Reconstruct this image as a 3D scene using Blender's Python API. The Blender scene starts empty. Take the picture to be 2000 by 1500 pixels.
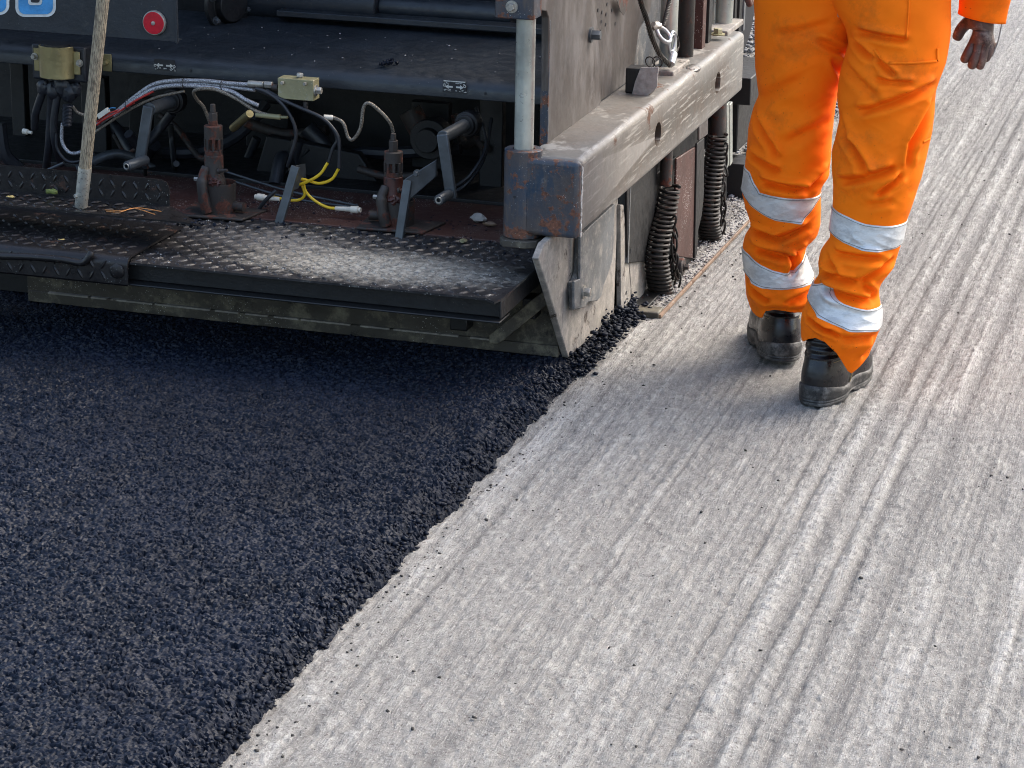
import bpy, bmesh, math, random
import numpy as np
from mathutils import Vector, Matrix
random.seed(7); rng = np.random.default_rng(11)
R = math.radians
S = bpy.context.scene; C = S.collection
# ------------------------------------------------------------------ camera
F, YAW, PIT, ROL, CH = 4889.0, .29188, .315806, .017004, 1.75
_fw = Vector((-math.sin(YAW)*math.cos(PIT), math.cos(YAW)*math.cos(PIT), -math.sin(PIT)))
_r = Vector((math.cos(YAW), math.sin(YAW), 0)); _u = _r.cross(_fw)
_R = _r*math.cos(ROL)+_u*math.sin(ROL); _U = _u*math.cos(ROL)-_r*math.sin(ROL)
cam = bpy.data.objects.new('camera', bpy.data.cameras.new('camera')); C.objects.link(cam)
M = Matrix((( _R.x,_U.x,-_fw.x,0),(_R.y,_U.y,-_fw.y,0),(_R.z,_U.z,-_fw.z,CH),(0,0,0,1)))
cam.matrix_world = M
cam.data.sensor_width = 36; cam.data.lens = 36*F/2000; cam.data.clip_end = 500; cam.data.clip_start = .1
S.camera = cam
# ------------------------------------------------------------------ light
SUN_EL, SUN = R(48), 1.05
w = bpy.data.worlds.new('World'); S.world = w; w.use_nodes = True
nt = w.node_tree; bg = nt.nodes['Background']
sky = nt.nodes.new('ShaderNodeTexSky'); sky.sky_type = 'NISHITA'; sky.sun_disc = False
sky.sun_elevation = SUN_EL; sky.sun_rotation = R(45); sky.dust_density = 4; sky.air_density = 1.2; sky.ozone_density = 1
nt.links.new(sky.outputs[0], bg.inputs[0]); bg.inputs[1].default_value = .15
sl = bpy.data.lights.new('sun', 'SUN'); sl.energy = SUN; sl.angle = R(42); sl.color = (1, .94, .84)
so = bpy.data.objects.new('sun', sl); C.objects.link(so)
_az = R(45)                                        # compass style: 0 = +Y, clockwise
sd = Vector((math.sin(_az)*math.cos(SUN_EL), math.cos(_az)*math.cos(SUN_EL), math.sin(SUN_EL)))
so.rotation_euler = sd.to_track_quat('Z', 'Y').to_euler()
so.location = (3, 1, 6)
S.view_settings.view_transform = 'Standard'; S.view_settings.look = 'None'
S.view_settings.exposure = 1.52
S.cycles.use_denoising = True; S.cycles.filter_width = 1.0; S.view_settings.gamma = 1
# ------------------------------------------------------------------ measuring helpers: a picture point carried out to a real plane
O = Vector((0, 0, CH))
def at(x, y, ax, v):
    d = _fw + _R*((x-1000)/F) - _U*((y-750)/F)
    return O + d*((v-O[ax])/d[ax])
def AX(x, y, X): return at(x, y, 0, X)
def AY(x, y, Y): return at(x, y, 1, Y)
def AZ(x, y, Z): return at(x, y, 2, Z)
# ------------------------------------------------------------------ noise
def vnoise(x, y, sx, sy, seed, n=512):
    g = np.random.default_rng(seed).random((n, n)).astype(np.float32)
    u = x/sx+1000.3; v = y/sy+1000.7
    i = np.floor(u).astype(int); j = np.floor(v).astype(int)
    fu = u-i; fv = v-j; fu = fu*fu*(3-2*fu); fv = fv*fv*(3-2*fv)
    i0 = i % n; i1 = (i+1) % n; j0 = j % n; j1 = (j+1) % n
    return (g[i0, j0]*(1-fu)+g[i1, j0]*fu)*(1-fv)+(g[i0, j1]*(1-fu)+g[i1, j1]*fu)*fv-.5
def stones(x, y, cell, seed, n=512):
    """faceted cells: returns height in -1..1, border distance, tone"""
    r = np.random.default_rng(seed)
    jx, jy, hh, tx, ty = [r.random((n, n)).astype(np.float32) for _ in range(5)]
    u = x/cell+700; v = y/cell+700
    i = np.floor(u).astype(int); j = np.floor(v).astype(int)
    f1 = np.full(x.shape, 9., np.float32); f2 = f1.copy(); H = np.zeros(x.shape, np.float32)
    for a in (-1, 0, 1):
        for b in (-1, 0, 1):
            ii = (i+a) % n; jj = (j+b) % n
            dx = u-(i+a+jx[ii, jj]); dy = v-(j+b+jy[ii, jj])
            d = np.sqrt(dx*dx+dy*dy)
            h = hh[ii, jj]*2-1 + (tx[ii, jj]-.5)*2.2*dx + (ty[ii, jj]-.5)*2.2*dy
            near = d < f1
            f2 = np.where(near, f1, np.minimum(f2, d)); H = np.where(near, h, H); f1 = np.where(near, d, f1)
    return H, f2-f1
# ------------------------------------------------------------------ mesh helpers
def tag(o, label=None, cat=None, group=None, kind=None):
    if label: o['label'] = label
    if cat: o['category'] = cat
    if group: o['group'] = group
    if kind: o['kind'] = kind
    return o
def empty(name, loc, label, cat, group=None):
    o = bpy.data.objects.new(name, None); C.objects.link(o); o.location = loc; o.empty_display_size = .1
    return tag(o, label, cat, group)
def wloc(p):
    v = Vector((0, 0, 0))
    while p: v = v+Vector(p.location); p = p.parent
    return v
def grid_obj(name, X, Y, Z, mat, tone=None, smooth=False, parent=None, closed=False):
    n, m = X.shape
    off = wloc(parent) if parent else Vector((0, 0, 0))
    co = np.stack([X-off.x, Y-off.y, Z-off.z], -1).astype(np.float32).reshape(-1)
    me = bpy.data.meshes.new(name)
    idx = np.arange(n*m).reshape(n, m)
    if closed: idx = np.concatenate([idx, idx[:, :1]], 1)
    q = np.stack([idx[:-1, :-1], idx[1:, :-1], idx[1:, 1:], idx[:-1, 1:]], -1).reshape(-1, 4)
    me.vertices.add(n*m); me.vertices.foreach_set('co', co)
    me.loops.add(q.size); me.loops.foreach_set('vertex_index', q.reshape(-1).astype(np.int32))
    me.polygons.add(len(q)); me.polygons.foreach_set('loop_start', np.arange(0, q.size, 4, dtype=np.int32))
    me.polygons.foreach_set('loop_total', np.full(len(q), 4, np.int32))
    me.update(calc_edges=True); me.validate()
    me.polygons.foreach_set('use_smooth', np.full(len(q), smooth, bool))
    if tone is not None:
        a = me.attributes.new('tone', 'FLOAT', 'POINT'); a.data.foreach_set('value', tone.astype(np.float32).reshape(-1))
    me.materials.append(mat)
    o = bpy.data.objects.new(name, me); C.objects.link(o)
    if parent: o.parent = parent
    return o
class MB:
    def __init__(s): s.v = []; s.f = []
    def add(s, vs, fs):
        b = len(s.v); s.v += [tuple(p) for p in vs]; s.f += [[i+b for i in f] for f in fs]; return s
    def box(s, a, b):
        x0, x1 = sorted((a[0], b[0])); y0, y1 = sorted((a[1], b[1])); z0, z1 = sorted((a[2], b[2]))
        return s.add([(x0,y0,z0),(x1,y0,z0),(x1,y1,z0),(x0,y1,z0),(x0,y0,z1),(x1,y0,z1),(x1,y1,z1),(x0,y1,z1)],
                     [(0,3,2,1),(4,5,6,7),(0,1,5,4),(1,2,6,5),(2,3,7,6),(3,0,4,7)])
    def prism(s, pts, ext):
        n = len(pts); e = Vector(ext); pts = [Vector(p) for p in pts]
        nrm = Vector((0, 0, 0))
        for i in range(n): nrm += pts[i].cross(pts[(i+1) % n])
        if nrm.dot(e) > 0: pts = pts[::-1]
        vs = pts+[p+e for p in pts]
        return s.add(vs, [list(range(n)), list(range(2*n-1, n-1, -1))]+[[i, i+n, (i+1) % n+n, (i+1) % n] for i in range(n)])
    def bar(s, p0, p1, w, t, up=(0, 1, 0)):
        p0 = Vector(p0); p1 = Vector(p1); d = (p1-p0).normalized(); b = d.cross(Vector(up)).normalized(); c = b.cross(d).normalized()
        q = [p0+b*w/2*i+c*t/2*j for i, j in ((-1,-1),(1,-1),(1,1),(-1,1))]
        return s.prism(q, p1-p0)
    def tube(s, pts, r, seg=12, cap=True, smooth=True):
        pts = [Vector(p) for p in pts]
        n = len(pts); rs = r if isinstance(r, (list, tuple)) else [r]*n
        t0 = (pts[1]-pts[0]).normalized(); a = t0.orthogonal().normalized(); vs = []
        for i, p in enumerate(pts):
            t = (pts[min(i+1, n-1)]-pts[max(i-1, 0)]).normalized()
            a = (a-t*a.dot(t)).normalized(); b = t.cross(a)
            for k in range(seg):
                an = 2*math.pi*k/seg; vs.append(p+(a*math.cos(an)+b*math.sin(an))*rs[i])
        fs = [[i*seg+k, i*seg+(k+1) % seg, (i+1)*seg+(k+1) % seg, (i+1)*seg+k] for i in range(n-1) for k in range(seg)]
        if cap: fs += [list(range(seg-1, -1, -1)), [(n-1)*seg+k for k in range(seg)]]
        return s.add(vs, fs)
    def lathe(s, base, axis, prof, seg=24):
        """prof: (distance along axis, radius)"""
        base = Vector(base); t = Vector(axis).normalized(); a = t.orthogonal().normalized(); b = t.cross(a); vs = []
        for d, r in prof:
            for k in range(seg):
                an = 2*math.pi*k/seg; vs.append(base+t*d+(a*math.cos(an)+b*math.sin(an))*max(r, 1e-5))
        n = len(prof)
        fs = [[i*seg+k, i*seg+(k+1) % seg, (i+1)*seg+(k+1) % seg, (i+1)*seg+k] for i in range(n-1) for k in range(seg)]
        fs += [list(range(seg-1, -1, -1)), [(n-1)*seg+k for k in range(seg)]]
        return s.add(vs, fs)
    def ring(s, c, axis, Rr, r, seg=20, seg2=8, sx=1.0, up=None):
        t = Vector(axis).normalized(); a = Vector(up).normalized() if up else t.orthogonal().normalized(); a = (a-t*a.dot(t)).normalized(); b = t.cross(a); c = Vector(c)
        vs = []
        for i in range(seg):
            an = 2*math.pi*i/seg; e = a*math.cos(an)+b*math.sin(an); ce = c+a*math.cos(an)*Rr*sx+b*math.sin(an)*Rr
            for k in range(seg2):
                bn = 2*math.pi*k/seg2; vs.append(ce+(e*math.cos(bn)+t*math.sin(bn))*r)
        fs = [[i*seg2+k, ((i+1) % seg)*seg2+k, ((i+1) % seg)*seg2+(k+1) % seg2, i*seg2+(k+1) % seg2] for i in range(seg) for k in range(seg2)]
        return s.add(vs, fs)
    def blob(s, c, r, sq=(1, 1, 1), rough=.25, sub=2):
        bm = bmesh.new(); bmesh.ops.create_icosphere(bm, subdivisions=sub, radius=1)
        b = len(s.v); c = Vector(c)
        for v in bm.verts:
            k = 1+rough*(random.random()-.5)*2; s.v.append((c.x+v.co.x*r*sq[0]*k, c.y+v.co.y*r*sq[1]*k, c.z+v.co.z*r*sq[2]*k))
        for f in bm.faces: s.f.append([v.index+b for v in f.verts])
        bm.free(); return s
    def build(s, name, mat, parent=None, bevel=0, smooth=40, seg=2):
        off = wloc(parent) if parent else Vector((0, 0, 0))
        me = bpy.data.meshes.new(name); me.from_pydata([(x-off.x, y-off.y, z-off.z) for x, y, z in s.v], [], s.f)
        me.materials.append(mat); bm = bmesh.new(); bm.from_mesh(me); bmesh.ops.recalc_face_normals(bm, faces=bm.faces); bm.to_mesh(me); bm.free()
        if smooth:
            me.shade_smooth(); me.set_sharp_from_angle(angle=R(smooth))
        o = bpy.data.objects.new(name, me); C.objects.link(o)
        if parent: o.parent = parent
        if bevel:
            m = o.modifiers.new('bevel', 'BEVEL'); m.width = bevel; m.segments = seg; m.limit_method = 'ANGLE'; m.angle_limit = R(35)
        return o
def spline(pts, n=8):
    """Catmull-Rom through points"""
    P = [Vector(p) for p in pts]; P = [P[0]*2-P[1]]+P+[P[-1]*2-P[-2]]; out = []
    for i in range(1, len(P)-2):
        for k in range(n):
            t = k/n; a, b, c, d = P[i-1], P[i], P[i+1], P[i+2]
            out.append(.5*((2*b)+(c-a)*t+(2*a-5*b+4*c-d)*t*t+(3*b-a-3*c+d)*t**3))
    return out+[P[-2]]
# ------------------------------------------------------------------ materials
class NT:
    def __init__(s, name):
        s.m = bpy.data.materials.new(name); s.m.use_nodes = True; s.t = s.m.node_tree; s.p = s.t.nodes['Principled BSDF']
        s.co = s.n('ShaderNodeTexCoord').outputs['Object']
    def n(s, k): return s.t.nodes.new(k)
    def l(s, a, b): s.t.links.new(a, b)
    def mapped(s, sc=(1, 1, 1), loc=(0, 0, 0), rot=(0, 0, 0)):
        m = s.n('ShaderNodeMapping'); m.inputs['Scale'].default_value = sc; m.inputs['Location'].default_value = loc; m.inputs['Rotation'].default_value = rot; s.l(s.co, m.inputs[0]); return m.outputs[0]
    def noise(s, scale, detail=4, rough=.6, st=(1, 1, 1), loc=(0, 0, 0), rot=(0, 0, 0)):
        t = s.n('ShaderNodeTexNoise'); t.inputs['Scale'].default_value = scale; t.inputs['Detail'].default_value = detail; t.inputs['Roughness'].default_value = rough
        s.l(s.mapped(st, loc, rot), t.inputs['Vector']); return t.outputs['Fac']
    def vor(s, scale, feat='F1', rand=1, st=(1, 1, 1), out='Distance'):
        t = s.n('ShaderNodeTexVoronoi'); t.feature = feat; t.inputs['Scale'].default_value = scale; t.inputs['Randomness'].default_value = rand
        s.l(s.mapped(st), t.inputs['Vector']); return t.outputs[out]
    def ramp(s, src, lo, hi, a=0., b=1.):
        m = s.n('ShaderNodeMapRange'); m.inputs['From Min'].default_value = lo; m.inputs['From Max'].default_value = hi
        m.inputs['To Min'].default_value = a; m.inputs['To Max'].default_value = b; s.l(src, m.inputs['Value']); return m.outputs[0]
    def math(s, op, a, b=None):
        m = s.n('ShaderNodeMath'); m.operation = op
        for i, q in enumerate((a, b)):
            if q is None: continue
            if isinstance(q, (int, float)): m.inputs[i].default_value = q
            else: s.l(q, m.inputs[i])
        return m.outputs[0]
    def mix(s, fac, a, b):
        m = s.n('ShaderNodeMix'); m.data_type = 'RGBA'
        for i, q in ((0, fac), (6, a), (7, b)):
            if isinstance(q, tuple): m.inputs[i].default_value = (*q, 1)
            elif isinstance(q, (int, float)): m.inputs[i].default_value = q
            else: s.l(q, m.inputs[i])
        return m.outputs[2]
    def spot(s, c, r):
        """soft patch of spilt dust around a place on the thing, 1 at its middle"""
        m = s.n('ShaderNodeMapping'); m.inputs['Location'].default_value = [-c[i]/r[i] for i in range(3)]; m.inputs['Scale'].default_value = [1/q for q in r]
        s.l(s.co, m.inputs[0]); v = s.n('ShaderNodeVectorMath'); v.operation = 'LENGTH'; s.l(m.outputs[0], v.inputs[0]); return s.ramp(v.outputs['Value'], 0, 1, 1, 0)
    def bump(s, h, d=.002, st=1.):
        b = s.n('ShaderNodeBump'); b.inputs['Distance'].default_value = d; b.inputs['Strength'].default_value = st; s.l(h, b.inputs['Height']); s.l(b.outputs[0], s.p.inputs['Normal']); return b
    def fin(s, col, rough=.5, metal=0., spec=None):
        for k, q in (('Base Color', col), ('Roughness', rough), ('Metallic', metal)):
            if isinstance(q, tuple): s.p.inputs[k].default_value = (*q, 1)
            elif isinstance(q, (int, float)): s.p.inputs[k].default_value = q
            else: s.l(q, s.p.inputs[k])
        if spec is not None: s.p.inputs['Specular IOR Level'].default_value = spec
        return s.m
def paint(name, base, rust=(.16, .06, .025), rustamt=.62, dust=(.3, .28, .25), dustamt=.68, speck=.05, rough=.45, metal=0., scale=14, streak=None, base2=None, specc=(.6, .6, .58), sth=(.5, .66), edge_highlight=None):
    """weathered painted or bare steel: base, lighter and darker clouding, rust islands, dust film and splashed specks"""
    t = NT(name)
    col = t.mix(t.ramp(t.noise(scale*.6, 6), .35, .7), base, base2 or tuple(c*.55 for c in base))
    if streak: col = t.mix(t.ramp(t.noise(9, 5, .7, streak[1]), *sth), col, streak[0])
    if edge_highlight: g_ = t.n('ShaderNodeNewGeometry'); col = t.mix(t.math('MULTIPLY', t.ramp(g_.outputs['Pointiness'], .515, .56), t.ramp(t.noise(9, 6), .2, .5, .4, .9)), col, edge_highlight)  # bright edge highlight put into the colour along convex edges
    rn = t.noise(scale, 9, .68, loc=(3, 1, 2))
    rm = t.ramp(rn, rustamt, rustamt+.035)
    rc = t.mix(t.ramp(t.noise(scale*7, 4), .35, .65), rust, tuple(c*.4 for c in rust))
    col = t.mix(rm, col, rc)
    col = t.mix(t.math('MULTIPLY', t.ramp(t.noise(scale*1.7, 9, .75, loc=(7, 7, 1)), dustamt, dustamt+.16), .7), col, dust)
    if speck:
        v = t.vor(170); g = t.ramp(t.noise(6, 3), .45, .6)
        m = t.math('MULTIPLY', t.ramp(v, speck*2.2, speck*3.4, 1, 0), g); col = t.mix(m, col, specc)
    rr = t.math('ADD', t.ramp(t.noise(scale*3, 5), .3, .7, rough-.12, rough+.15), t.math('MULTIPLY', rm, .3))
    t.bump(t.math('ADD', t.math('MULTIPLY', rm, .6), t.noise(scale*9, 6)), .0012, .5)
    return t.fin(col, rr, metal)
def plain(name, col, rough=.5, metal=0., nz=60, var=.5, spec=None):
    t = NT(name); c = t.mix(t.ramp(t.noise(nz, 5), .35, .65), col, tuple(q*var for q in col)); t.bump(t.noise(nz*4, 4), .0006, .4); return t.fin(c, rough, metal, spec)
m_navy = paint('navy paint', (.019, .024, .031), rustamt=.72, dust=(.075, .068, .062), dustamt=.60, rough=.42, speck=.022, specc=(.4,.4,.38))
m_black = paint('dark greasy steel', (.0055, .006, .0075), rustamt=.7, dust=(.04, .036, .033), dustamt=.62, rough=.5, speck=.02, specc=(.3,.3,.28))
m_rustblue = paint('chipped blue paint over rust', (.016, .035, .062), rust=(.17, .065, .035), rustamt=.53, dust=(.24, .22, .21), dustamt=.60, rough=.4, scale=21, speck=.035, base2=(.065, .052, .048), streak=((.075, .062, .056), (7, 7, 2)))
m_tread = paint('oily tread steel', (.020, .018, .019), rust=(.07, .035, .025), rustamt=.6, dust=(.2, .19, .18), dustamt=.66, rough=.36, metal=.35, speck=.04)
m_darkred = paint('oxide red painted steel', (.055, .018, .013), rust=(.05, .025, .02), rustamt=.6, dust=(.14, .11, .1), dustamt=.6, rough=.6, speck=.07)
m_iron = paint('burnt brown iron', (.034, .027, .024), rust=(.11, .036, .022), rustamt=.54, dust=(.16, .14, .12), dustamt=.62, rough=.6, scale=25, speck=0)
m_redpaint = paint('dull red enamel', (.065, .018, .013), rust=(.03, .02, .02), rustamt=.58, dust=(.2, .16, .14), dustamt=.66, rough=.5, scale=30, speck=0)
m_dusty = paint('cement splashed steel', (.20, .185, .16), rust=(.07, .055, .045), rustamt=.58, dust=(.36, .33, .29), dustamt=.46, rough=.75, scale=16, speck=.04, base2=(.17, .16, .155))
m_screed = paint('dusty brown screed steel', (.055, .047, .036), rust=(.03, .028, .025), rustamt=.6, dust=(.22, .2, .14), dustamt=.5, rough=.65, scale=8, speck=.05)
m_greyblue = paint('grey blue worn plate', (.12, .128, .135), rust=(.05, .05, .05), rustamt=.66, dust=(.3, .28, .25), dustamt=.5, rough=.55, speck=.04)
m_bare = paint('bare worn steel', (.078, .076, .067), rust=(.11, .052, .03), rustamt=.62, dust=(.15, .145, .13), dustamt=.60, rough=.46, metal=.15, scale=8, streak=((.27, .26, .235), (1.0, .7, 13)), base2=(.070, .048, .032), speck=.0, sth=(.55, .61), edge_highlight=(.26, .25, .235))
m_plate = paint('heat stained steel plate', (.078, .068, .062), rust=(.2, .1, .07), rustamt=.68, dust=(.3, .28, .28), dustamt=.6, rough=.42, metal=.4, scale=5, streak=((.21, .20, .20), (2.4, 1.0, .35)), base2=(.085, .075, .07), speck=.01, sth=(.48, .74))
m_greygun = plain('gunmetal lever', (.08, .09, .10), .42, .3, 30, .6)
m_rod = paint('pale zinc rod', (.42, .44, .40), rust=(.25, .2, .12), rustamt=.72, dust=(.2, .2, .19), dustamt=.7, rough=.35, metal=.5, scale=18, speck=.02, specc=(.08, .07, .06))
m_zinc = plain('dull zinc fitting', (.42, .40, .36), .4, .55, 90, .6)
m_gold = paint('yellow chromate steel', (.38, .32, .16), rust=(.25, .13, .07), rustamt=.68, dust=(.3, .28, .24), dustamt=.6, rough=.38, metal=.7, scale=12, speck=0)
m_goldblock = paint('dusty yellow zinc block', (.33, .30, .17), rust=(.12, .1, .07), rustamt=.72, dust=(.4, .38, .33), dustamt=.56, rough=.55, metal=.3, scale=20, speck=.03)
m_rubber = plain('black rubber', (.016, .018, .024), .45, 0, 70, .6)
m_whiteplastic = plain('off white connector', (.62, .58, .50), .5, 0, 60, .75)
m_yellow = plain('yellow cable sheath', (.75, .50, .02), .4, 0, 60, .8)
m_red = plain('red cable sheath', (.45, .03, .025), .45, 0, 60, .7)
m_chain = paint('oily rust brown iron', (.026, .023, .021), rust=(.07, .04, .03), rustamt=.58, dust=(.16, .14, .12), dustamt=.62, rough=.5, metal=.4, scale=40, speck=0)
m_board = paint('rust edge strip', (.20, .13, .085), rust=(.13, .07, .04), rustamt=.55, dust=(.42, .38, .33), dustamt=.55, rough=.8, scale=20, speck=0)
def braid():
    t = NT('braided steel hose'); v = t.vor(420, st=(1, 1, 1)); c = t.mix(t.ramp(v, .2, .7), (.50, .51, .54), (.16, .16, .18)); t.bump(v, .001, .8); return t.fin(c, .4, .5)
m_braid = braid()
def braid2():
    t = NT('tan braided hose'); v = t.vor(420); c = t.mix(t.ramp(v, .2, .7), (.30, .26, .21), (.10, .085, .07)); t.bump(v, .001, .8); return t.fin(c, .5, .3)
m_braid2 = braid2()
def wood():
    t = NT('weathered grooved wood'); c = t.mix(t.ramp(t.noise(60, 6, .7, (6, 6, .25)), .42, .6), (.44, .36, .25), (.13, .10, .07))
    c = t.mix(t.ramp(t.noise(30, 5), .66, .7), c, (.05, .05, .09)); t.bump(t.noise(60, 6, .7, (6, 6, .25)), .002, .8); return t.fin(c, .7)
m_wood = wood()
def fabric():
    t = NT('orange high visibility cloth')
    c = t.mix(t.ramp(t.noise(3, 4), .3, .7), (.92, .188, .003), (.85, .140, .002))
    g = t.ramp(t.noise(8, 8, .75, loc=(4, 2, 9)), .53, .74); c = t.mix(t.math('MULTIPLY', g, .55), c, (.26, .07, .01))
    c = t.mix(t.math('MULTIPLY', t.ramp(t.vor(75), .055, .10, 1, 0), t.ramp(t.noise(5, 2), .48, .6)), c, (.12, .04, .015))
    t.bump(t.noise(500, 3), .0006, .25); m = t.fin(c, .8)
    t.p.inputs['Specular IOR Level'].default_value = .15; return m
m_orange = fabric()
def refl():
    t = NT('silver reflective tape'); cr = t.noise(16, 6, .75, (1, 1, 2.2)); cr2 = t.noise(45, 4, .6)
    c = t.mix(t.ramp(cr, .46, .58), (.60, .605, .60), (.45, .455, .455)); t.bump(t.math('ADD', cr, t.math('MULTIPLY', cr2, .25)), .006, .4); return t.fin(c, .38, .25)
m_tape = refl()
m_leather = paint('scuffed black leather', (.006, .0065, .009), rust=(.05, .045, .04), rustamt=.7, dust=(.2, .19, .17), dustamt=.62, rough=.30, scale=14, speck=0)
m_sole = paint('dusty rubber sole', (.018, .018, .019), rust=(.02, .02, .02), rustamt=.6, dust=(.17, .16, .15), dustamt=.48, rough=.6, scale=18, speck=0)
m_glove = paint('worn brown leather glove', (.10, .055, .045), rust=(.05, .03, .025), rustamt=.6, dust=(.26, .2, .17), dustamt=.52, rough=.5, scale=18, speck=0)
m_skin = plain('skin', (.45, .27, .19), .5, 0, 20, .9)
m_hair = plain('hair', (.05, .035, .025), .7, 0, 90, .5)
m_hull = paint('machine body paint', (.05, .055, .06), rustamt=.7, rough=.5, scale=4, speck=0)
m_debris = plain('pale foam debris', (.38, .36, .34), .8, 0, 60, .6)
# ------------------------------------------------------------------ ground: milled surface
def road_mat():
    t = NT('milled road surface')
    a = t.n('ShaderNodeAttribute'); a.attribute_name = 'tone'; tone = a.outputs['Fac']
    n1 = t.noise(70, 8, .75, (1, .45, 1)); n2 = t.noise(2.2, 6, .6, (1.6, .5, 1)); n3 = t.noise(260, 4, .7)
    c = t.mix(t.ramp(n1, .36, .64), (.455, .443, .41), (.30, .292, .27))
    c = t.mix(t.ramp(n2, .35, .65), c, t.mix(.5, c, (.30, .295, .29)))
    c = t.mix(t.ramp(tone, -1, .5, .85, 0), c, (.17, .165, .16))
    c = t.mix(t.ramp(tone, .4, 1.2, 0, .7), c, (.55, .54, .52))
    st1 = t.noise(16, 5, .75, (16, 1.6, 1), rot=(0, 0, .03)); st2 = t.noise(30, 3, .7, (14, 1.0, 1))
    st3 = t.noise(1, 6, .8, (120, 3.0, 1)); c = t.mix(t.ramp(st3, .50, .62, 0, .42), c, (.25, .245, .235))
    c = t.mix(t.ramp(st1, .50, .72, 0, .75), c, (.24, .235, .225)); c = t.mix(t.ramp(st2, .56, .74, 0, .6), c, (.62, .60, .57))
    c = t.mix(t.math('MULTIPLY', t.ramp(n3, .57, .68), .6), c, (.66, .65, .62))
    c = t.mix(t.math('MULTIPLY', t.ramp(t.noise(170, 3, .6, loc=(3, 3, 3)), .57, .68), .75), c, (.15, .125, .12))
    c = t.mix(t.math('MULTIPLY', t.ramp(t.vor(36), .045, .07, 1, 0), t.ramp(t.noise(9, 2), .52, .58)), c, (.06, .055, .05))
    t.bump(t.math('ADD', t.math('ADD', n1, t.math('MULTIPLY', n3, 1.0)), t.math('ADD', t.math('MULTIPLY', st1, 1.3), t.math('MULTIPLY', st3, -.8))), .006, 1.)
    return t.fin(c, .9, 0, .25)
m_road = road_mat()
def nonuni(a, b, s0, s1):
    out = [a]; 
    while out[-1] < b: out.append(out[-1]+s0+(s1-s0)*(out[-1]-a)/(b-a))
    return np.array(out)
def road_h(X, Y):
    wob = vnoise(X*0, Y, 1, .5, 41)*.002+vnoise(X, Y, .02, .03, 42)*.0025
    Xw = X+wob
    h = vnoise(X, Y, .011, .016, 1)*.0030+vnoise(X, Y, .03, .045, 2)*.0014+vnoise(X, Y, .0095, .10, 3)*.0026+vnoise(X, Y, .035, .6, 4)*.0012+vnoise(X, Y, .3, .5, 5)*.006
    h += (rng.random(X.shape)-.5)*.0024+vnoise(X, Y, .007, .009, 6)*.0042+vnoise(X, Y, .0075, .9, 7)*.0024+vnoise(X, Y, .013, 1.4, 10)*.0018
    tone = vnoise(X, Y, .010, .14, 3)*.5+vnoise(X, Y, .05, .9, 8)*.7+vnoise(X, Y, .03, .045, 2)*.5+vnoise(X, Y, .0075, .9, 7)*.8+vnoise(X, Y, .013, 1.4, 10)*.7+vnoise(X, Y, .011, .016, 1)*.9+(rng.random(X.shape)-.5)*.5
    # furrows cut by worn teeth, and ridges of crumbs between them
    def furrow(x0, wd, dp, y0=-9, y1=99, ph=0):
        nonlocal h, tone
        k = np.exp(-np.abs((Xw-x0-vnoise(X*0, Y, 1, .7, 60+ph)*.004)/(wd*.8))**1.4)*(.35+1.0*(vnoise(X, Y, .03, .10, 30+ph)+.5))*(Y > y0)*(Y < y1)
        h = h-k*dp*.6; tone = tone-k*1.15
    def ridge(x0, wd, hp, ph=0):
        nonlocal h, tone
        b = np.abs(np.sin((Y+vnoise(X, Y, .03, .06, 20+ph)*.02)*math.pi/.034))**.6
        k = np.exp(-((Xw-x0)/wd)**2)*(.35+1.0*(vnoise(X, Y, .05, .07, 25+ph)+.5))
        h = h+k*hp*.75*(.25+.75*b); tone = tone+k*.8*(.4+.6*b)
    for i, (x0, wd, dp) in enumerate(FUR): furrow(x0, wd, dp, ph=i)
    for i, (x0, wd, hp) in enumerate(RID): ridge(x0, wd, hp, ph=i)
    return h, tone
def gx(x, y): return AZ(x, y, 0).x
FUR = [(gx(1280, 1420), .0060, .009), (gx(1335, 1420), .0065, .010), (gx(1418, 1420), .016, .006), (gx(1475, 1420), .006, .006), (gx(1530, 1400), .009, .009),
       (gx(1604, 1264)+.0, .006, .004), (gx(1940, 1400), .005, .004), (gx(1700, 1250), .012, .003), (gx(1240, 1050), .004, .002), (gx(1820, 300)+.12, .006, .004), (-1.325, .005, .003)]
RID = [(gx(1307, 1420), .009, .004), (gx(1375, 1420), .016, .008), (gx(1447, 1420), .010, .004), (gx(1503, 1420), .013, .006), (gx(1585, 1400), .022, .005), (gx(1925, 1400), .007, .004), (-1.37, .02, .003)]
ys = nonuni(2.7, 12.5, .0036, .018); xs = np.concatenate([np.arange(-2.6, -1.44, .02), np.arange(-1.44, .35, .0034)])
X, Y = np.meshgrid(xs, ys, indexing='ij'); H, T = road_h(X, Y)
edge = np.minimum.reduce([(X+2.6)/.2, (.35-X)/.2, (Y-2.7)/.2, (12.5-Y)/.4]).clip(0, 1)
H = H*edge+(-.002)*(1-edge)*0
under = (X < -1.44)*(Y < 5.5)
tag(grid_obj('road', X, Y, H*1.0, m_road, T, smooth=True), 'pale grey milled road with long furrows left by the planer', None, None, 'structure')
b = MB()
for (x0, x1, y0, y1) in ((-40, -2.6, -3, 60), (.35, 40, -3, 60), (-2.6, .35, -3, 2.7), (-2.6, .35, 12.5, 60)):
    b.add([(x0, y0, 0), (x1, y0, 0), (x1, y1, 0), (x0, y1, 0)], [(0, 1, 2, 3)])
b.add([(-900, -900, -.03), (900, -900, -.03), (900, 900, -.03), (-900, 900, -.03)], [(0, 1, 2, 3)])
tag(b.build('ground', m_road, smooth=0), 'wider stretch of the same pale milled ground', None, None, 'structure')
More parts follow.
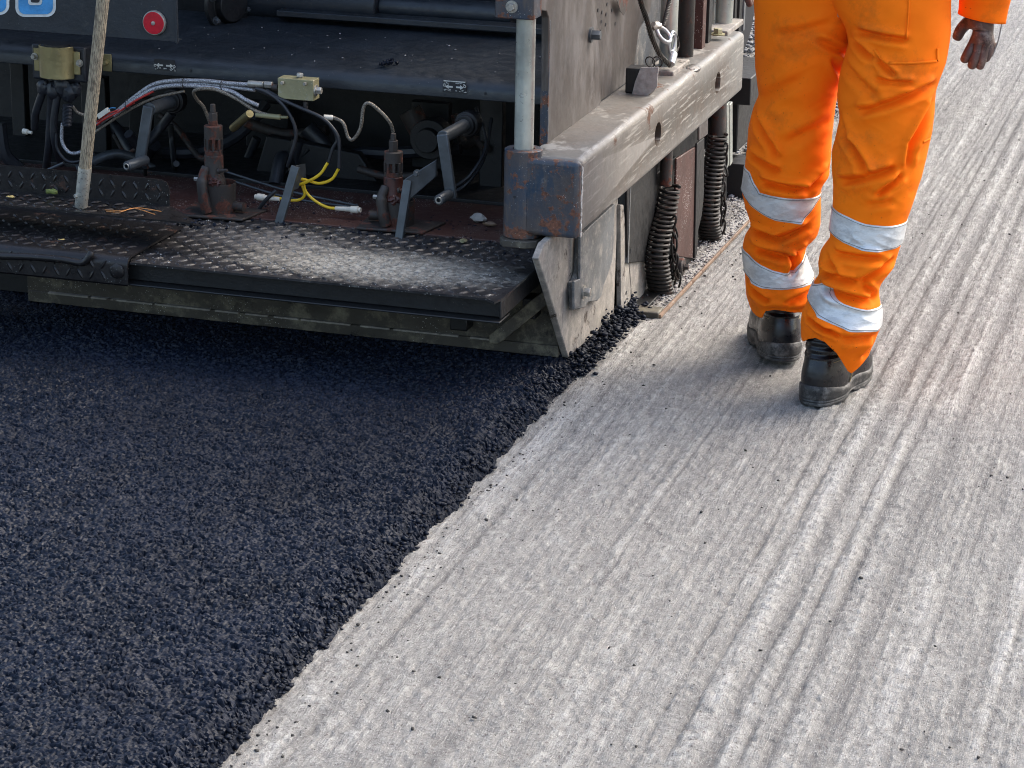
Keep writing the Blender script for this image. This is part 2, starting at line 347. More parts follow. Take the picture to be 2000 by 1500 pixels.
# ------------------------------------------------------------------ fresh asphalt mat
def asph_mat():
    t = NT('fresh hot asphalt')
    a = t.n('ShaderNodeAttribute'); a.attribute_name = 'tone'; tone = a.outputs['Fac']
    n = t.noise(320, 5, .7); n2 = t.noise(5, 4)
    c = t.mix(t.ramp(n, .35, .7), (.002, .0038, .0090), (.0065, .0115, .025))
    c = t.mix(t.ramp(tone, .35, 1, 0, .8), c, (.012, .016, .029))
    rr = t.math('ADD', t.ramp(t.noise(150, 4), .3, .7, .30, .55), 0)
    t.bump(n, .0010, .6)
    c = t.mix(t.ramp(n2, .45, .75, 0, .5), c, (.004, .005, .009))
    rr = t.math('ADD', rr, t.ramp(t.noise(3, 3, .6, (1, .5, 1)), .35, .65, -.06, .12))
    return t.fin(c, rr, 0, .15)
m_asph = asph_mat()
TH = .045
xs = np.arange(-3.15, -1.35, .0028); ys = np.arange(2.75, 5.75, .0030)
X, Y = np.meshgrid(xs, ys, indexing='ij')
h1, b1 = stones(X, Y, .0105, 5); h2, b2 = stones(X, Y, .006, 6); h3, b3 = stones(X, Y, .021, 7)
eX = -1.417+vnoise(X*0, Y, 1, .06, 51)*.014+vnoise(X*0, Y, 1, .02, 52)*.012+vnoise(X*0, Y, 1, .25, 53)*.005
dd = (eX-X)
prof = np.clip(dd/.05, 0, 1); prof = prof**.65
rough = 1+.7*np.exp(-((dd-.03)/.05)**2)
bor = np.clip(b1/.22, 0, 1); gap = (vnoise(X, Y, .02, .02, 55) > .12)
H = TH*prof + (h1*.0024+h2*.0009+h3*.0012*(rough-.4))*(.5+.5*rough)-(1-bor)*.0030*(1+gap*1.2)*(.5+.5*rough) + vnoise(X, Y, .12, .12, 56)*.003+vnoise(X, Y, .03, .03, 57)*.0022*rough
pits = np.clip((vnoise(X, Y, .014, .010, 58)-.33)/.1, 0, 1); H = H-pits*.007
H = np.where(dd > 0, np.maximum(H, .002), -.02)
T = (h1*.5+.5)*.8+(vnoise(X, Y, .3, .3, 59))*.5-pits
tag(grid_obj('fresh_asphalt', X, Y, H, m_asph, T, smooth=False), 'black freshly laid asphalt mat with a crumbling edge', None, None, 'structure')
b = MB()
for (x0, x1, y0, y1) in ((-8, -3.15, -3, 5.75), (-3.15, -1.42, -3, 2.75)):
    b.box((x0, y0, .001), (x1, y1, TH-.001))
tag(b.build('asphalt_surface', m_asph, smooth=0), 'continuation of the black asphalt lane', None, None, 'structure')
def rock_template():
    bm = bmesh.new(); bmesh.ops.create_icosphere(bm, subdivisions=1, radius=1); v = np.array([q.co[:] for q in bm.verts]); f = np.array([[q.index for q in p.verts] for p in bm.faces]); bm.free(); return v, f
RV, RF = rock_template()
def scatter(name, P, rad, mat, label=None, kind='stuff', seed=1, flat=.75):
    r = np.random.default_rng(seed); n = len(P)
    k = RV[None]*(1+(r.random((n, len(RV), 1))-.5)*.7)*np.stack([r.uniform(.7, 1.2, n), r.uniform(.7, 1.2, n), r.uniform(.5, 1, n)*flat], -1)[:, None]
    an = r.random(n)*6.28; ca, sa = np.cos(an)[:, None], np.sin(an)[:, None]
    x = k[..., 0]*ca-k[..., 1]*sa; y = k[..., 0]*sa+k[..., 1]*ca
    V = np.stack([x, y, k[..., 2]], -1)*rad[:, None, None]+P[:, None]
    Fc = (RF[None]+np.arange(n)[:, None, None]*len(RV)).reshape(-1, 3)
    me = bpy.data.meshes.new(name); V = V.reshape(-1, 3)
    me.vertices.add(len(V)); me.vertices.foreach_set('co', V.astype(np.float32).reshape(-1))
    me.loops.add(Fc.size); me.loops.foreach_set('vertex_index', Fc.reshape(-1).astype(np.int32))
    me.polygons.add(len(Fc)); me.polygons.foreach_set('loop_start', np.arange(0, Fc.size, 3, dtype=np.int32)); me.polygons.foreach_set('loop_total', np.full(len(Fc), 3, np.int32))
    me.update(calc_edges=True); me.materials.append(mat); o = bpy.data.objects.new(name, me); C.objects.link(o)
    return tag(o, label, None, None, kind)
n = 1300; yy = rng.uniform(2.8, 5.75, n); e0 = -1.417+vnoise(yy*0, yy, 1, .06, 51)*.014+vnoise(yy*0, yy, 1, .02, 52)*.012+vnoise(yy*0, yy, 1, .25, 53)*.005
q = rng.beta(1.2, 3.0, n)*.07; xx = e0-q+.005; zz = TH*np.clip(q/.05, 0, 1)**.65-.001
scatter('loose_asphalt', np.stack([xx, yy, zz+.001], -1), (.002+.006*rng.random(n)**2.2), m_asph, 'loose black stones crumbling down the edge of the new mat', seed=3)
# spill around the end plate and drag shoe
n = 2200; yy = rng.uniform(5.22, 5.80, n); xx = rng.normal(-1.432, .017, n); zz = np.abs(rng.normal(0, .018, n))
scatter('asphalt_spill', np.stack([xx, yy, zz], -1), rng.uniform(.003, .009, n), m_asph, 'heap of black asphalt squeezed out beside the end plate', seed=4)
# rubble between the machine and edge strip
m_gravel = plain('pale grey gravel', (.36, .345, .34), .9, 0, 90, .45)
n = 15000; yy = rng.uniform(5.85, 10.5, n); xx = rng.uniform(-1.62, -1.352, n); keep = (yy < 7.0) | (rng.random(n) < .35); yy, xx = yy[keep], xx[keep]
scatter('gravel', np.stack([xx, yy, rng.uniform(0, .009, len(xx))], -1), (.0018+.0034*rng.random(len(xx))**2), m_gravel, 'pale loose gravel lying between the machine and rusty edge strip', seed=5)
n = 9000; yy = rng.uniform(7.0, 11.5, n); xx = rng.uniform(-2.6, -1.35, n)
m_gravel2 = plain('mid grey rubble', (.24, .245, .26), .85, 0, 90, .5)
scatter('rubble', np.stack([xx, yy, rng.uniform(0, .012, n)], -1), rng.uniform(.005, .013, n), m_gravel2, 'grey broken milled rubble on the road beyond the machine', seed=6)
n = 1100; yy = rng.uniform(3, 9, n); xx = np.where(rng.random(n) < .45, -1.40+rng.exponential(.035, n), rng.uniform(-1.35, .2, n))
m_grit = plain('dark grit', (.05, .045, .04), .8, 0, 90, .6)
scatter('grit', np.stack([xx, yy, np.full(n, .002)], -1), (.0008+.0034*rng.random(n)**2), m_grit, 'dark grit scattered over the milled road', seed=8)
# ================================================================== PAVER
pv = empty('asphalt_paver', (-2.4, 6.4, 0), 'dark blue and rusty asphalt paving machine laying a black mat, seen from behind', 'paver')
def hexbolt(p, ax, r, h, washer=True):
    m = MB(); ax = Vector(ax).normalized()
    if washer: m.lathe(p, ax, [(0, r*1.5), (h*.25, r*1.5)], 20)
    m.lathe(Vector(p)+ax*h*.25, ax, [(0, r), (h*.85, r), (h, r*.85)], 6)
    return m
FY = (0, -1, 0); FX = (1, 0, 0)
# screed rear plate and its bottom lip
YS = 5.22
xl = AY(55, 600, YS).x
sp = MB().box((xl, YS, TH+.002), (-1.458, YS+.03, .255)).build('screed_plate', m_screed, pv, .003)
MB().box((xl+.004, YS-.007, TH+.001), (-1.4585, YS-.0005, TH+.028)).build('wear_strip', m_screed, sp, .002)
t = MB()
xx = xl+.06
while xx < -1.60:
    L = random.uniform(.05, .22); MB().box((xx, YS-.0105, TH+.0255), (min(xx+L, -1.6), YS-.0005, TH+.0295)).build('weld_seam', m_dusty, sp); xx += L+random.uniform(.004, .03)

MB().box((-2.9, YS+.05, TH+.004), (-1.46, YS+.6, .25)).build('screed_box', m_black, pv)
MB().prism([AY(1040, 585, 5.16), AY(1075, 560, 5.16), AY(1075, 590, 5.16), AY(975, 672, 5.16), AY(955, 672, 5.16), AY(955, 655, 5.16)], (0, .02, 0)).build('brace', m_screed, pv, .002)
MB().box(AY(1020, 582, 5.17), tuple(Vector(AY(1045, 625, 5.17))+Vector((0, .05, 0)))).build('clamp_block', m_black, pv, .003)
MB().box(AY(878, 620, 5.17), tuple(Vector(AY(912, 648, 5.17))+Vector((0, .05, 0)))).build('support_block', m_black, pv, .003)
# end plate
XE = -1.44
pts = [(1110, 699), (1199, 618), (1207, 395), (1207, 350), (1064, 470), (1052, 505), (1070, 562)]
def under(v): return Vector((v.x, v.y, min(v.z, .364)))
ep = MB().prism([under(AX(x, y, XE)) for x, y in pts], (-.016, 0, 0)).build('end_plate', m_dusty, pv, .0025)
br = [(1155, 440), (1201, 398), (1199, 470), (1196, 509), (1188, 535), (1179, 558), (1175, 578), (1167, 588), (1149, 590), (1143, 600), (1122, 606), (1120, 552), (1126, 545), (1131, 530), (1134, 462)]
MB().prism([under(AX(x, y, XE+.014)) for x, y in br], (-.0135, 0, 0)).build('bracket', m_greyblue, ep, .002)
MB().prism([under(AX(x, y, XE+.022)) for x, y in [(1122, 550), (1134, 545), (1134, 455), (1139, 452), (1139, 560), (1135, 598), (1122, 604)]], (-.0075, 0, 0)).build('rib', m_greyblue, ep, .002)
hexbolt(AX(1139, 570, XE+.022), FX, .011, .014).build('bolt', m_zinc, ep)
# tread plates with raised lugs
def lugs(mb, P00, u, v, nu, nv, su, sv, nrm, keep=None, L=.026, W=.008, Hh=.0025, slope=1.0):
    u = Vector(u).normalized(); v = Vector(v).normalized(); nn = Vector(nrm).normalized()
    for i in range(nu):
        for j in range(nv):
            c = Vector(P00)+u*(i+.5+.5*(j % 2)*0)*su+v*(j+.5)*sv
            if keep and not keep(c): continue
            s_ = 1 if (i+j) % 2 else -1
            d = (u+v*s_*slope).normalized(); e = nn.cross(d)
            vs = []
            for k in range(7):
                q = -1+2*k/6; wv = W*(1-q*q)**.5*.5+.0002
                vs += [c+d*q*L/2-e*wv-nn*.0002, c+d*q*L/2+nn*Hh*(1-q**4), c+d*q*L/2+e*wv-nn*.0002]
            fs = []
            for k in range(6):
                a = k*3; fs += [[a, a+3, a+4, a+1], [a+1, a+4, a+5, a+2]]
            mb.add(vs, fs)
ZS = .27
def step_mat():
    t = NT('dusty tread steel'); n1 = t.noise(11, 8, .75); c = t.mix(t.ramp(t.noise(25, 6), .35, .65), (.036, .034, .036), (.014, .014, .016))
    L = wloc(pv); ce = AZ(735, 520, ZS)-L
    sp_ = t.spot(ce, (.55, .22, .2)); m = t.ramp(t.math('ADD', t.math('MULTIPLY', sp_, .70), t.math('MULTIPLY', t.noise(26, 9, .8, (.7, 1.3, 1)), 1.0)), .72, 1.05)
    ce2 = AZ(560, 470, ZS)-L; sp2 = t.spot(ce2, (.42, .22, .2))
    m2 = t.ramp(t.math('ADD', t.math('MULTIPLY', sp2, .4), t.noise(60, 8, .8)), .68, .95)
    c = t.mix(t.math('MULTIPLY', m2, .6), c, (.22, .21, .20)); m = t.math('MULTIPLY', m, t.ramp(t.noise(95, 6, .8), .40, .56, .25, 1)); c = t.mix(t.math('MULTIPLY', m, .9), c, (.46, .43, .37))
    v = t.math('MULTIPLY', t.ramp(t.vor(150), .12, .2, 1, 0), t.ramp(t.noise(8, 4), .42, .55)); c = t.mix(v, c, (.5, .5, .48))
    t.bump(t.math('ADD', t.noise(120, 6), m), .0015, .7)
    return t.fin(c, t.ramp(t.math('ADD', m, m2), 0, 1, .38, .8), .2)
m_step = step_mat()
a = AZ(257, 510, ZS); bb = AZ(975, 588, ZS); yf = (a.y+bb.y)/2
st = MB().prism([(a.x, yf, ZS-.005), (bb.x-.035, yf, ZS-.005), (bb.x-.012, yf-.008, ZS-.009), (bb.x, yf+.012, ZS-.005), (bb.x, yf+.38, ZS-.005), (bb.x-.18, yf+.56, ZS-.005), (a.x-.25, yf+.56, ZS-.005), (a.x-.25, yf+.10, ZS-.005), (a.x, yf+.02, ZS-.005)], (0, 0, .005))
lugs(st, (a.x-.2, yf+.01, ZS), (1, 0, 0), (0, 1, 0), 38, 20, .029, .027, (0, 0, 1), keep=lambda c: c.x < bb.x-.02 and c.y < yf+.50, L=.028, W=.009, Hh=.0028)
sto = st.build('step_plate', m_step, pv)
ch = MB(); ch.box((a.x-.03, yf+.026, ZS-.048), (bb.x, yf+.030, ZS-.0055)).box((a.x-.03, yf-.004, ZS-.053), (bb.x, yf+.07, ZS-.0485)).box((bb.x-.006, yf+.009, ZS-.046), (bb.x-.001, yf+.35, ZS-.0055))
ch.build('step_channel', m_black, pv, .002)
# lower folded tread at left
ZL = ZS+.012
a0 = AZ(255, 502, ZL); yl = a0.y-.01
xe = a0.x-.004
lt = MB()
r_ = .02; sec = [(yl+.30, ZL), (yl+r_, ZL)]+[(yl+r_-r_*math.sin(k*R(15)), ZL-r_+r_*math.cos(k*R(15))) for k in range(1, 7)]+[(yl, ZL-.062)]
sec2 = [(y+.005, z-.005) for y, z in sec[::-1]]; sec2[-1] = (sec[0][0], sec[0][1]-.005)
poly = sec+sec2
lt.prism([(-3.3, y, z) for y, z in poly], (xe+3.3, 0, 0))
lugs(lt, (-3.3, yl+.022, ZL), (1, 0, 0), (0, 1, 0), 33, 9, .029, .027, (0, 0, 1), keep=lambda c: c.x < xe-.02)
lugs(lt, (-3.3, yl, ZL-.060), (1, 0, 0), (0, 0, 1), 33, 2, .029, .026, (0, -1, 0), keep=lambda c: c.x < xe-.03, slope=1.6)
lto = lt.build('lower_step', m_tread, pv)
p0 = AY(-120, 494, yl-.006); p1 = AY(172, 512, yl-.006)
MB().tube(spline([p0, AY(0, 500, yl-.006), AY(60, 502, yl-.006), AY(120, 507, yl-.006), AY(160, 513, yl-.006), AY(175, 500, yl-.004), AY(178, 492, yl)]), .008, 10).build('step_rail', m_tread, lto)
MB().blob(AY(228, 530, yl-.002), .017, (1, .25, 1), .1, 3).build('cover_cap', m_tread, lto)
# upper tread with upright back
ZU = .345
u0 = AZ(0, 398, ZU); u1 = AZ(375, 437, ZU); yu = (u0.y+u1.y)/2; yb = AZ(330, 402, ZU).y+.0
xr_ = AZ(335, 400, ZU).x
ut = MB().prism([(-3.3, yu, ZU-.004), (xr_-.01, yu, ZU-.004), (u1.x, yu, ZU-.004), (u1.x+.01, yu+.02, ZU-.012), (xr_, yb, ZU-.004), (-3.3, yb, ZU-.004)], (0, 0, .004))
ztop = AY(330, 352, yb).z
ut.prism([(-3.3, yb, ZU), (xr_, yb, ZU), (xr_, yb, ztop-.02), (xr_-.006, yb, ztop-.006), (xr_-.02, yb, ztop), (-3.3, yb, ztop)], (0, .004, 0))
lugs(ut, (-3.3, yb, ZU+.004), (1, 0, 0), (0, 0, 1), 32, 3, .029, .024, (0, -1, 0), keep=lambda c: c.x < xr_-.015 and c.z < ztop-.008, slope=1.6, L=.022)
lugs(ut, (-3.3, yu+.004, ZU), (1, 0, 0), (0, 1, 0), 32, 5, .029, .027, (0, 0, 1), keep=lambda c: c.x < xr_ and c.y < yb-.01)
uto = ut.build('upper_step', m_tread, pv)
# base plate behind the step, red oxide
yb0 = yf+.45
MB().box((-3.4, yb0, ZS-.02), (-1.45, yb0+.32, ZS+.004)).build('base_plate', m_darkred, pv, .002)
MB().box((-3.4, yb0+.322, ZS-.02), (-1.45, 6.3, ZS+.012)).build('base_plate_shaded', m_black, pv, .002)  # back of the base plate, shade of the bay painted in as black
# scattered lumps on the base
# dark interior wall and internals
MB().box((-3.6, 6.1, .28), (-1.62, 6.14, 1.4)).build('inner_wall', m_black, pv)
for (x, y0, y1, Yd, w_) in ((30, 100, 340, 5.9, .02), (270, 190, 400, 5.95, .03), (840, 200, 330, 5.9, .05), (960, 180, 400, 5.8, .03), (520, 200, 420, 6.0, .06), (180, 150, 330, 5.8, .035)):
    p = AY(x, y0, Yd); q_ = AY(x, y1, Yd); MB().box((p.x-w_, Yd, q_.z), (p.x+w_, Yd+.03, p.z)).build('inner_post', m_black, pv, .003)
for pts_ in ([(320, 300, 5.8), (400, 295, 5.8), (470, 260, 5.85), (520, 200, 5.9)], [(0, 240, 5.6), (10, 300, 5.6), (40, 330, 5.62)], [(640, 330, 5.85), (700, 300, 5.85), (760, 300, 5.85), (900, 290, 5.85)],
             [(930, 210, 5.7), (950, 280, 5.65), (920, 340, 5.6), (880, 370, 5.6)], [(960, 230, 5.7), (945, 310, 5.65), (910, 360, 5.6), (880, 378, 5.6)]):
    MB().tube(spline([AY(*p) for p in pts_]), .0045 if pts_[0][0] > 900 else .016, 8).build('inner_pipe', m_rubber, pv)
MB().prism([AY(x, y, 5.75) for x, y in [(480, 400), (520, 265), (700, 300), (780, 420)]], (0, .03, 0)).build('inner_guard', m_black, pv, .004)
MB().lathe(AY(850, 265, 5.78), FY, [(0, .05), (.05, .05), (.05, .03), (.07, .03)], 24).build('inner_flange', m_black, pv, .002)
rq = random.Random(5)
for i in range(14):
    x0 = rq.uniform(0, 930); y0 = rq.uniform(205, 300); dx = rq.uniform(-120, 120); Yd = rq.uniform(5.62, 5.9)
    MB().tube(spline([AY(x0, y0, Yd), AY(x0+dx*.3, y0+rq.uniform(20, 60), Yd), AY(x0+dx*.7, y0+rq.uniform(30, 90), Yd-.05), AY(x0+dx, y0+rq.uniform(40, 120), Yd-.1)]), rq.choice([.005, .008, .012, .018]), 10).build('inner_hose', rq.choice([m_rubber, m_iron, m_black]), pv)
for pts_, rr2, mt in (([(150, 330, 5.6), (230, 300, 5.65), (300, 330, 5.7)], .012, m_greygun), ([(600, 250, 5.8), (640, 300, 5.8), (600, 350, 5.8)], .022, m_rubber), ([(480, 240, 5.85), (560, 262, 5.85), (640, 255, 5.85)], .014, m_iron), ([(800, 215, 5.8), (835, 280, 5.8)], .03, m_iron), ([(700, 330, 5.7), (760, 345, 5.7), (840, 340, 5.7)], .01, m_iron)):
    MB().tube(spline([AY(*p) for p in pts_]), rr2, 12).build('inner_pipe', mt, pv)
# crossmember
YC = 5.5
c0 = AY(400, 114, YC); c1 = AY(988, 159, YC); zc = (c0.z+c1.z)/2
zb = (AY(225, 140, YC).z+AY(987, 200, YC).z)/2
sec = [(YC, zb), (YC, zc-.030), (YC+.004, zc-.020), (YC+.012, zc-.011), (YC+.025, zc-.004), (YC+.045, zc), (YC+.42, zc+.035), (YC+.42, zc+.027), (YC+.045, zc-.008), (YC+.025, zc-.013), (YC+.012, zc-.026), (YC+.008, zb)]
cm = MB().prism([(-3.6, y, z) for y, z in sec], (3.6-1.515, 0, 0)).build('crossmember', m_navy, pv, .002)
# arrow plates
m_mark = plain('worn white marking', (.62, .62, .58), .6, 0, 200, .7)
def arrowplate(cx, cy, w_, h_, full):
    p = AY(cx, cy, YC-.001); sx = .00103; pl = MB().box((p.x-w_*sx/2, YC-.0022, p.z-h_*sx/2), (p.x+w_*sx/2, YC-.0005, p.z+h_*sx/2)).build('label_plate', m_rubber, cm)
    k = MB(); Yp = YC-.003
    def rect(x0, z0, x1, z1): k.box((p.x+x0*sx, Yp, p.z+z0*sx), (p.x+x1*sx, YC-.0022, p.z+z1*sx))
    for s_ in (-1, 1):
        rect(s_*4, -2.8, s_*15, 1.0)
        k.prism([Vector((p.x+s_*14*sx, Yp, p.z+4.4*sx)), Vector((p.x+s_*22*sx, Yp, p.z-.9*sx)), Vector((p.x+s_*14*sx, Yp, p.z-6.2*sx))], (0, .0008, 0))
        k.ring((p.x+s_*24.5*sx, YC-.0024, p.z+(2 if full else -2)*sx), (0, 1, 0), 2.6*sx, .8*sx, 14, 5)
    rr = random.Random(int(cx))
    if full: rect(-26, 10.5, 26, 13)
    for _ in range(34 if full else 22):
        x = rr.uniform(-26, 26); z = rr.choice([rr.uniform(6, 11), rr.uniform(-13, -8)]) if full else rr.uniform(-13, -7); rect(x, z, x+rr.uniform(.8, 4), z+rr.uniform(.8, 2))
    k.build('arrow_marking', m_mark, pl)
arrowplate(888, 169, 56, 28, True); arrowplate(322, 127, 52, 26, False)
for x, y in ((948, 183), (373, 138)): MB().lathe(AY(x, y, YC-.0008), FY, [(0, .0035), (.0006, .0035)], 12).build('drill_hole', m_rubber, cm)
# upper tube and flange, and the unseen body above, added to block the sky
tb = MB(); pa = AY(480, -6, 5.95); pb = AY(745, 12, 5.95); tb.tube([pa, pb], .055, 28).tube([pb, pb+Vector((.35, 0, 0))], .03, 20)
tb.build('drive_tube', m_navy, pv, .004)
fl = MB().lathe(AY(440, 5, 5.85), (.9, -.42, 0), [(0, .03), (0, .072), (.014, .072), (.014, .05), (.035, .045), (.035, .02)], 32).build('flange', m_black, pv, .002)
for an in (20, 80, 140, 200, 260, 320):
    d = Vector((.9, -.42, 0)).normalized(); s_ = d.cross(Vector((0, 0, 1))); c_ = AY(440, 5, 5.85)+d*.014+(s_*math.cos(R(an))+Vector((0, 0, 1))*math.sin(R(an)))*.06
    hexbolt(c_, d, .007, .01).build('bolt', m_greygun, fl)
MB().box((-3.6, 6.0, .86), (-1.56, 6.05, 1.5)).build('rear_bulkhead', m_navy, pv, .004)
zt = AY(800, 35, 5.9).z
MB().box((-2.4, 5.86, zt-.012), (-1.53, 5.92, zt+.003)).build('ledge', m_navy, pv, .002)
hb = MB().box((-4.2, 6.15, .45), (-1.62, 9.5, 1.75)); hb.box((-4.0, 5.75, 1.15), (-1.75, 6.148, 1.62))
hb.build('body', m_hull, pv, .02)
MB().box((-4.0, 5.9, 1.65), (-1.7, 6.1, 2.5)).build('unseen_console', m_hull, pv, .02)  # unseen upper wall, added to keep sky light off the mat
MB().box((-4.1, 5.6, 2.75), (-1.6, 8.6, 2.83)).build('unseen_canopy', m_hull, pv, .02)  # unseen roof on posts, added to block the sky above
for xx, yy_ in ((-4.0, 5.8), (-1.72, 5.8), (-4.0, 8.4), (-1.72, 8.4)): MB().box((xx-.03, yy_-.03, 1.6), (xx+.03, yy_+.03, 2.76)).build('unseen_canopy_post', m_hull, pv, .005)
tr = MB()
for xx in (-3.9, -2.2):
    sec = [(6.75+.22*math.cos(R(a_)), .24+.22*math.sin(R(a_))) for a_ in range(90, 271, 15)]+[(9.2+.22*math.cos(R(a_)), .24+.22*math.sin(R(a_))) for a_ in range(-90, 91, 15)]
    tr.prism([(xx, y, z) for y, z in sec], (.32, 0, 0))
tr.build('track', m_rubber, pv, .01)
# panel with letters and red reflector
YP = 5.30
q0 = AY(345, 80, YP); q1 = AY(0, 59, YP); zp = (AY(345, 79, YP).z+AY(0, 60, YP).z)/2
pn = MB().box((-3.5, YP, zp), (q0.x, YP+.004, zp+.42)).box((-3.5, YP+.004, zp), (q0.x, YP+.03, zp+.004)).box((q0.x-.003, YP-.002, zp-.003), (q0.x+.003, YP+.006, zp+.42)).build('panel', m_navy, pv, .001)
ce = AY(303, 44, YP-.001)
rf = MB().lathe(ce, FY, [(0, .029), (.006, .029), (.009, .0275)], 36).build('reflector_rim', m_zinc, pn, .0005)
def redlens():
    t = NT('faded red reflector'); c = t.mix(t.ramp(t.noise(40, 5), .3, .7), (.50, .012, .025), (.34, .008, .018)); return t.fin(c, .22)
m_lens = redlens()
MB().lathe(ce+Vector((0, -.0085, 0)), FY, [(0, .0265), (.0015, .0255), (.002, .005)], 36).build('reflector', m_lens, rf)
MB().lathe(ce+Vector((0, -.0100, 0)), FY, [(0, .005), (.003, .0045), (.0035, .002)], 16).build('rivet', m_zinc, rf)
m_lblue = paint('sky blue lettering', (.06, .30, .62), rust=(.02, .03, .04), rustamt=.7, dust=(.4, .45, .5), dustamt=.75, rough=.4, scale=30, speck=0)
m_lwhite = paint('worn white lettering', (.72, .74, .72), rust=(.03, .035, .04), rustamt=.68, dust=(.4, .4, .4), dustamt=.7, rough=.45, scale=35, speck=0)
def rrect(x0, y0, x1, y1, r, Yv, n=6):
    out = []
    for cx, cy, a0_ in ((x1-r, y1-r, 0), (x0+r, y1-r, 90)):
        for k in range(n+1):
            an = R(a0_+90*k/n); out.append(AY(cx+r*math.cos(an), cy+r*math.sin(an), Yv))
    return out+[AY(x0, y0, Yv), AY(x1, y0, Yv)]
for (x0, x1, yb_) in ((-70, 18, 29), (30, 109, 33)):
    a1 = MB().prism(rrect(x0, -100, x1, yb_, 18, YP-.0012), (0, .0008, 0)).build('lettering', m_lwhite, pn)
    MB().prism(rrect(x0+6, -101, x1-6, yb_-5, 14, YP-.0022), (0, .0009, 0)).build('letter_fill', m_lblue, a1)
    MB().prism(rrect(x0+25, -102, x1-27, yb_-23, 6, YP-.0032), (0, .0009, 0)).build('letter_outline', m_lwhite, a1)
    MB().prism(rrect(x0+30, -103, x1-32, yb_-28, 4, YP-.0042), (0, .0009, 0)).build('letter_gap', m_rubber, a1)
# gold saddle clamp on black block with cable boot
YK = 5.42
cb = MB().box(AY(60, 85, YK), tuple(Vector(AY(168, 163, YK))+Vector((0, .06, 0)))).build('clamp_base', m_rubber, pv, .006)
ccx = AY(113, 120, YK).x; z0_, z1_ = AY(113, 150, YK).z, AY(113, 88, YK).z; rr_ = AY(146, 120, YK).x-ccx
sec = [(ccx+(rr_+.0)*math.cos(R(k)), YK-.004-rr_*.72*math.sin(R(k))) for k in range(0, 181, 12)]
sec2 = [(ccx+(rr_-.003)*math.cos(R(k)), YK-.004-(rr_*.72-.003)*math.sin(R(k))) for k in range(180, -1, -12)]
cl = MB().prism([(x, y, z0_) for x, y in sec+sec2], (0, 0, z1_-z0_))
cl.box((ccx-rr_-.016, YK-.006, z0_+.012), (ccx-rr_+.003, YK-.003, z1_-.010)).box((ccx+rr_-.003, YK-.006, z0_+.010), (ccx+rr_+.016, YK-.003, z1_-.012))
clo = cl.build('saddle_clamp', m_gold, pv, .001)
for x, y in ((68, 110), (156, 123)): hexbolt(AY(x, y, YK-.006), FY, .006, .010).build('bolt', m_zinc, clo)
MB().tube([(ccx, YK-.0, z0_-.003), (ccx, YK, z1_+.004)], rr_*.68, 24).build('cable_gland', m_rubber, clo)
bp = MB().box(AY(200, 105, YC-.006), tuple(Vector(AY(218, 140, YC-.006))+Vector((0, .004, 0)))).build('bracket_tab', m_gold, pv, .001)
hexbolt(AY(208, 122, YC-.006), FY, .006, .010).build('bolt', m_gold, bp)
bt = MB()
for k, (x, y, s_) in enumerate(((85, 170, .9), (105, 178, 1.1), (135, 180, 1.1), (122, 168, 1.2), (148, 174, .8))): bt.blob(AY(x, y, YK+.01), .019*s_, (1, .8, 1.2), .12, 3)
bt.build('cable_boot', m_rubber, pv)
def hose(name, pts_, r, mat, parent=pv, seg=10, n=8):
    return MB().tube(spline([AY(*p) for p in pts_], n), r, seg).build(name, mat, parent)
for pts_ in ([(85, 175, 5.43), (70, 220, 5.44), (68, 250, 5.46)], [(100, 180, 5.43), (98, 230, 5.44), (95, 285, 5.45), (90, 330, 5.5)], [(112, 185, 5.43), (105, 240, 5.43), (108, 280, 5.44), (120, 320, 5.5)]):
    hose('cable', pts_, .010, m_rubber)
cg = MB(); pts_ = spline([AY(133, 205, 5.41), AY(131, 245, 5.41)], 30)
cg.tube(pts_, [.0115+.0018*(i % 2) for i in range(len(pts_))], 16).build('cable_sleeve', m_rubber, pv)
hose('silver_hose', [(122, 240, 5.41), (121, 275, 5.41), (133, 296, 5.41), (150, 299, 5.41), (175, 290, 5.41)], .0045, m_braid)
hose('silver_hose', [(142, 208, 5.41), (152, 220, 5.42), (175, 228, 5.43)], .004, m_braid2)
hose('cable', [(110, 260, 5.42), (112, 290, 5.42), (128, 312, 5.42), (150, 316, 5.42), (185, 300, 5.43)], .004, m_rubber)
MB().lathe(AY(45, 256, 5.43), (1, 0, -.1), [(0, .007), (.012, .007), (.014, .004), (.024, .004)], 12).build('connector', m_whiteplastic, pv)
hose('brace_rod', [(80, 338, 5.44), (125, 318, 5.44)], .004, m_greygun)
# ---- hose bundle
Yh = 5.40
A1 = [(190, 243, Yh+.02), (225, 220, Yh+.01), (262, 190, Yh), (300, 165, Yh), (340, 158, Yh), (400, 158, Yh), (450, 163, Yh), (510, 166, Yh)]
hose('silver_hose', A1, .0052, m_braid)
hose('silver_hose', [(222, 226, Yh), (262, 196, Yh-.004), (300, 174, Yh-.004), (345, 167, Yh-.006), (400, 170, Yh-.006), (450, 178, Yh-.006), (480, 195, Yh-.006), (505, 206, Yh)], .0052, m_braid)
hose('silver_hose', [(300, 169, Yh+.008), (350, 163, Yh+.004), (420, 166, Yh+.004), (490, 175, Yh+.002), (495, 175, Yh)], .0048, m_braid)
hose('tan_hose', [(410, 240, Yh+.06), (398, 210, Yh+.04), (385, 195, Yh+.02), (378, 180, Yh-.006), (390, 174, Yh-.012), (420, 175, Yh-.012), (460, 192, Yh-.008), (500, 217, Yh), (530, 226, Yh)], .0042, m_braid2)
hose('tan_hose', [(180, 262, Yh+.02), (240, 222, Yh+.01), (300, 192, Yh+.006), (360, 178, Yh+.006)], .0035, m_braid2)
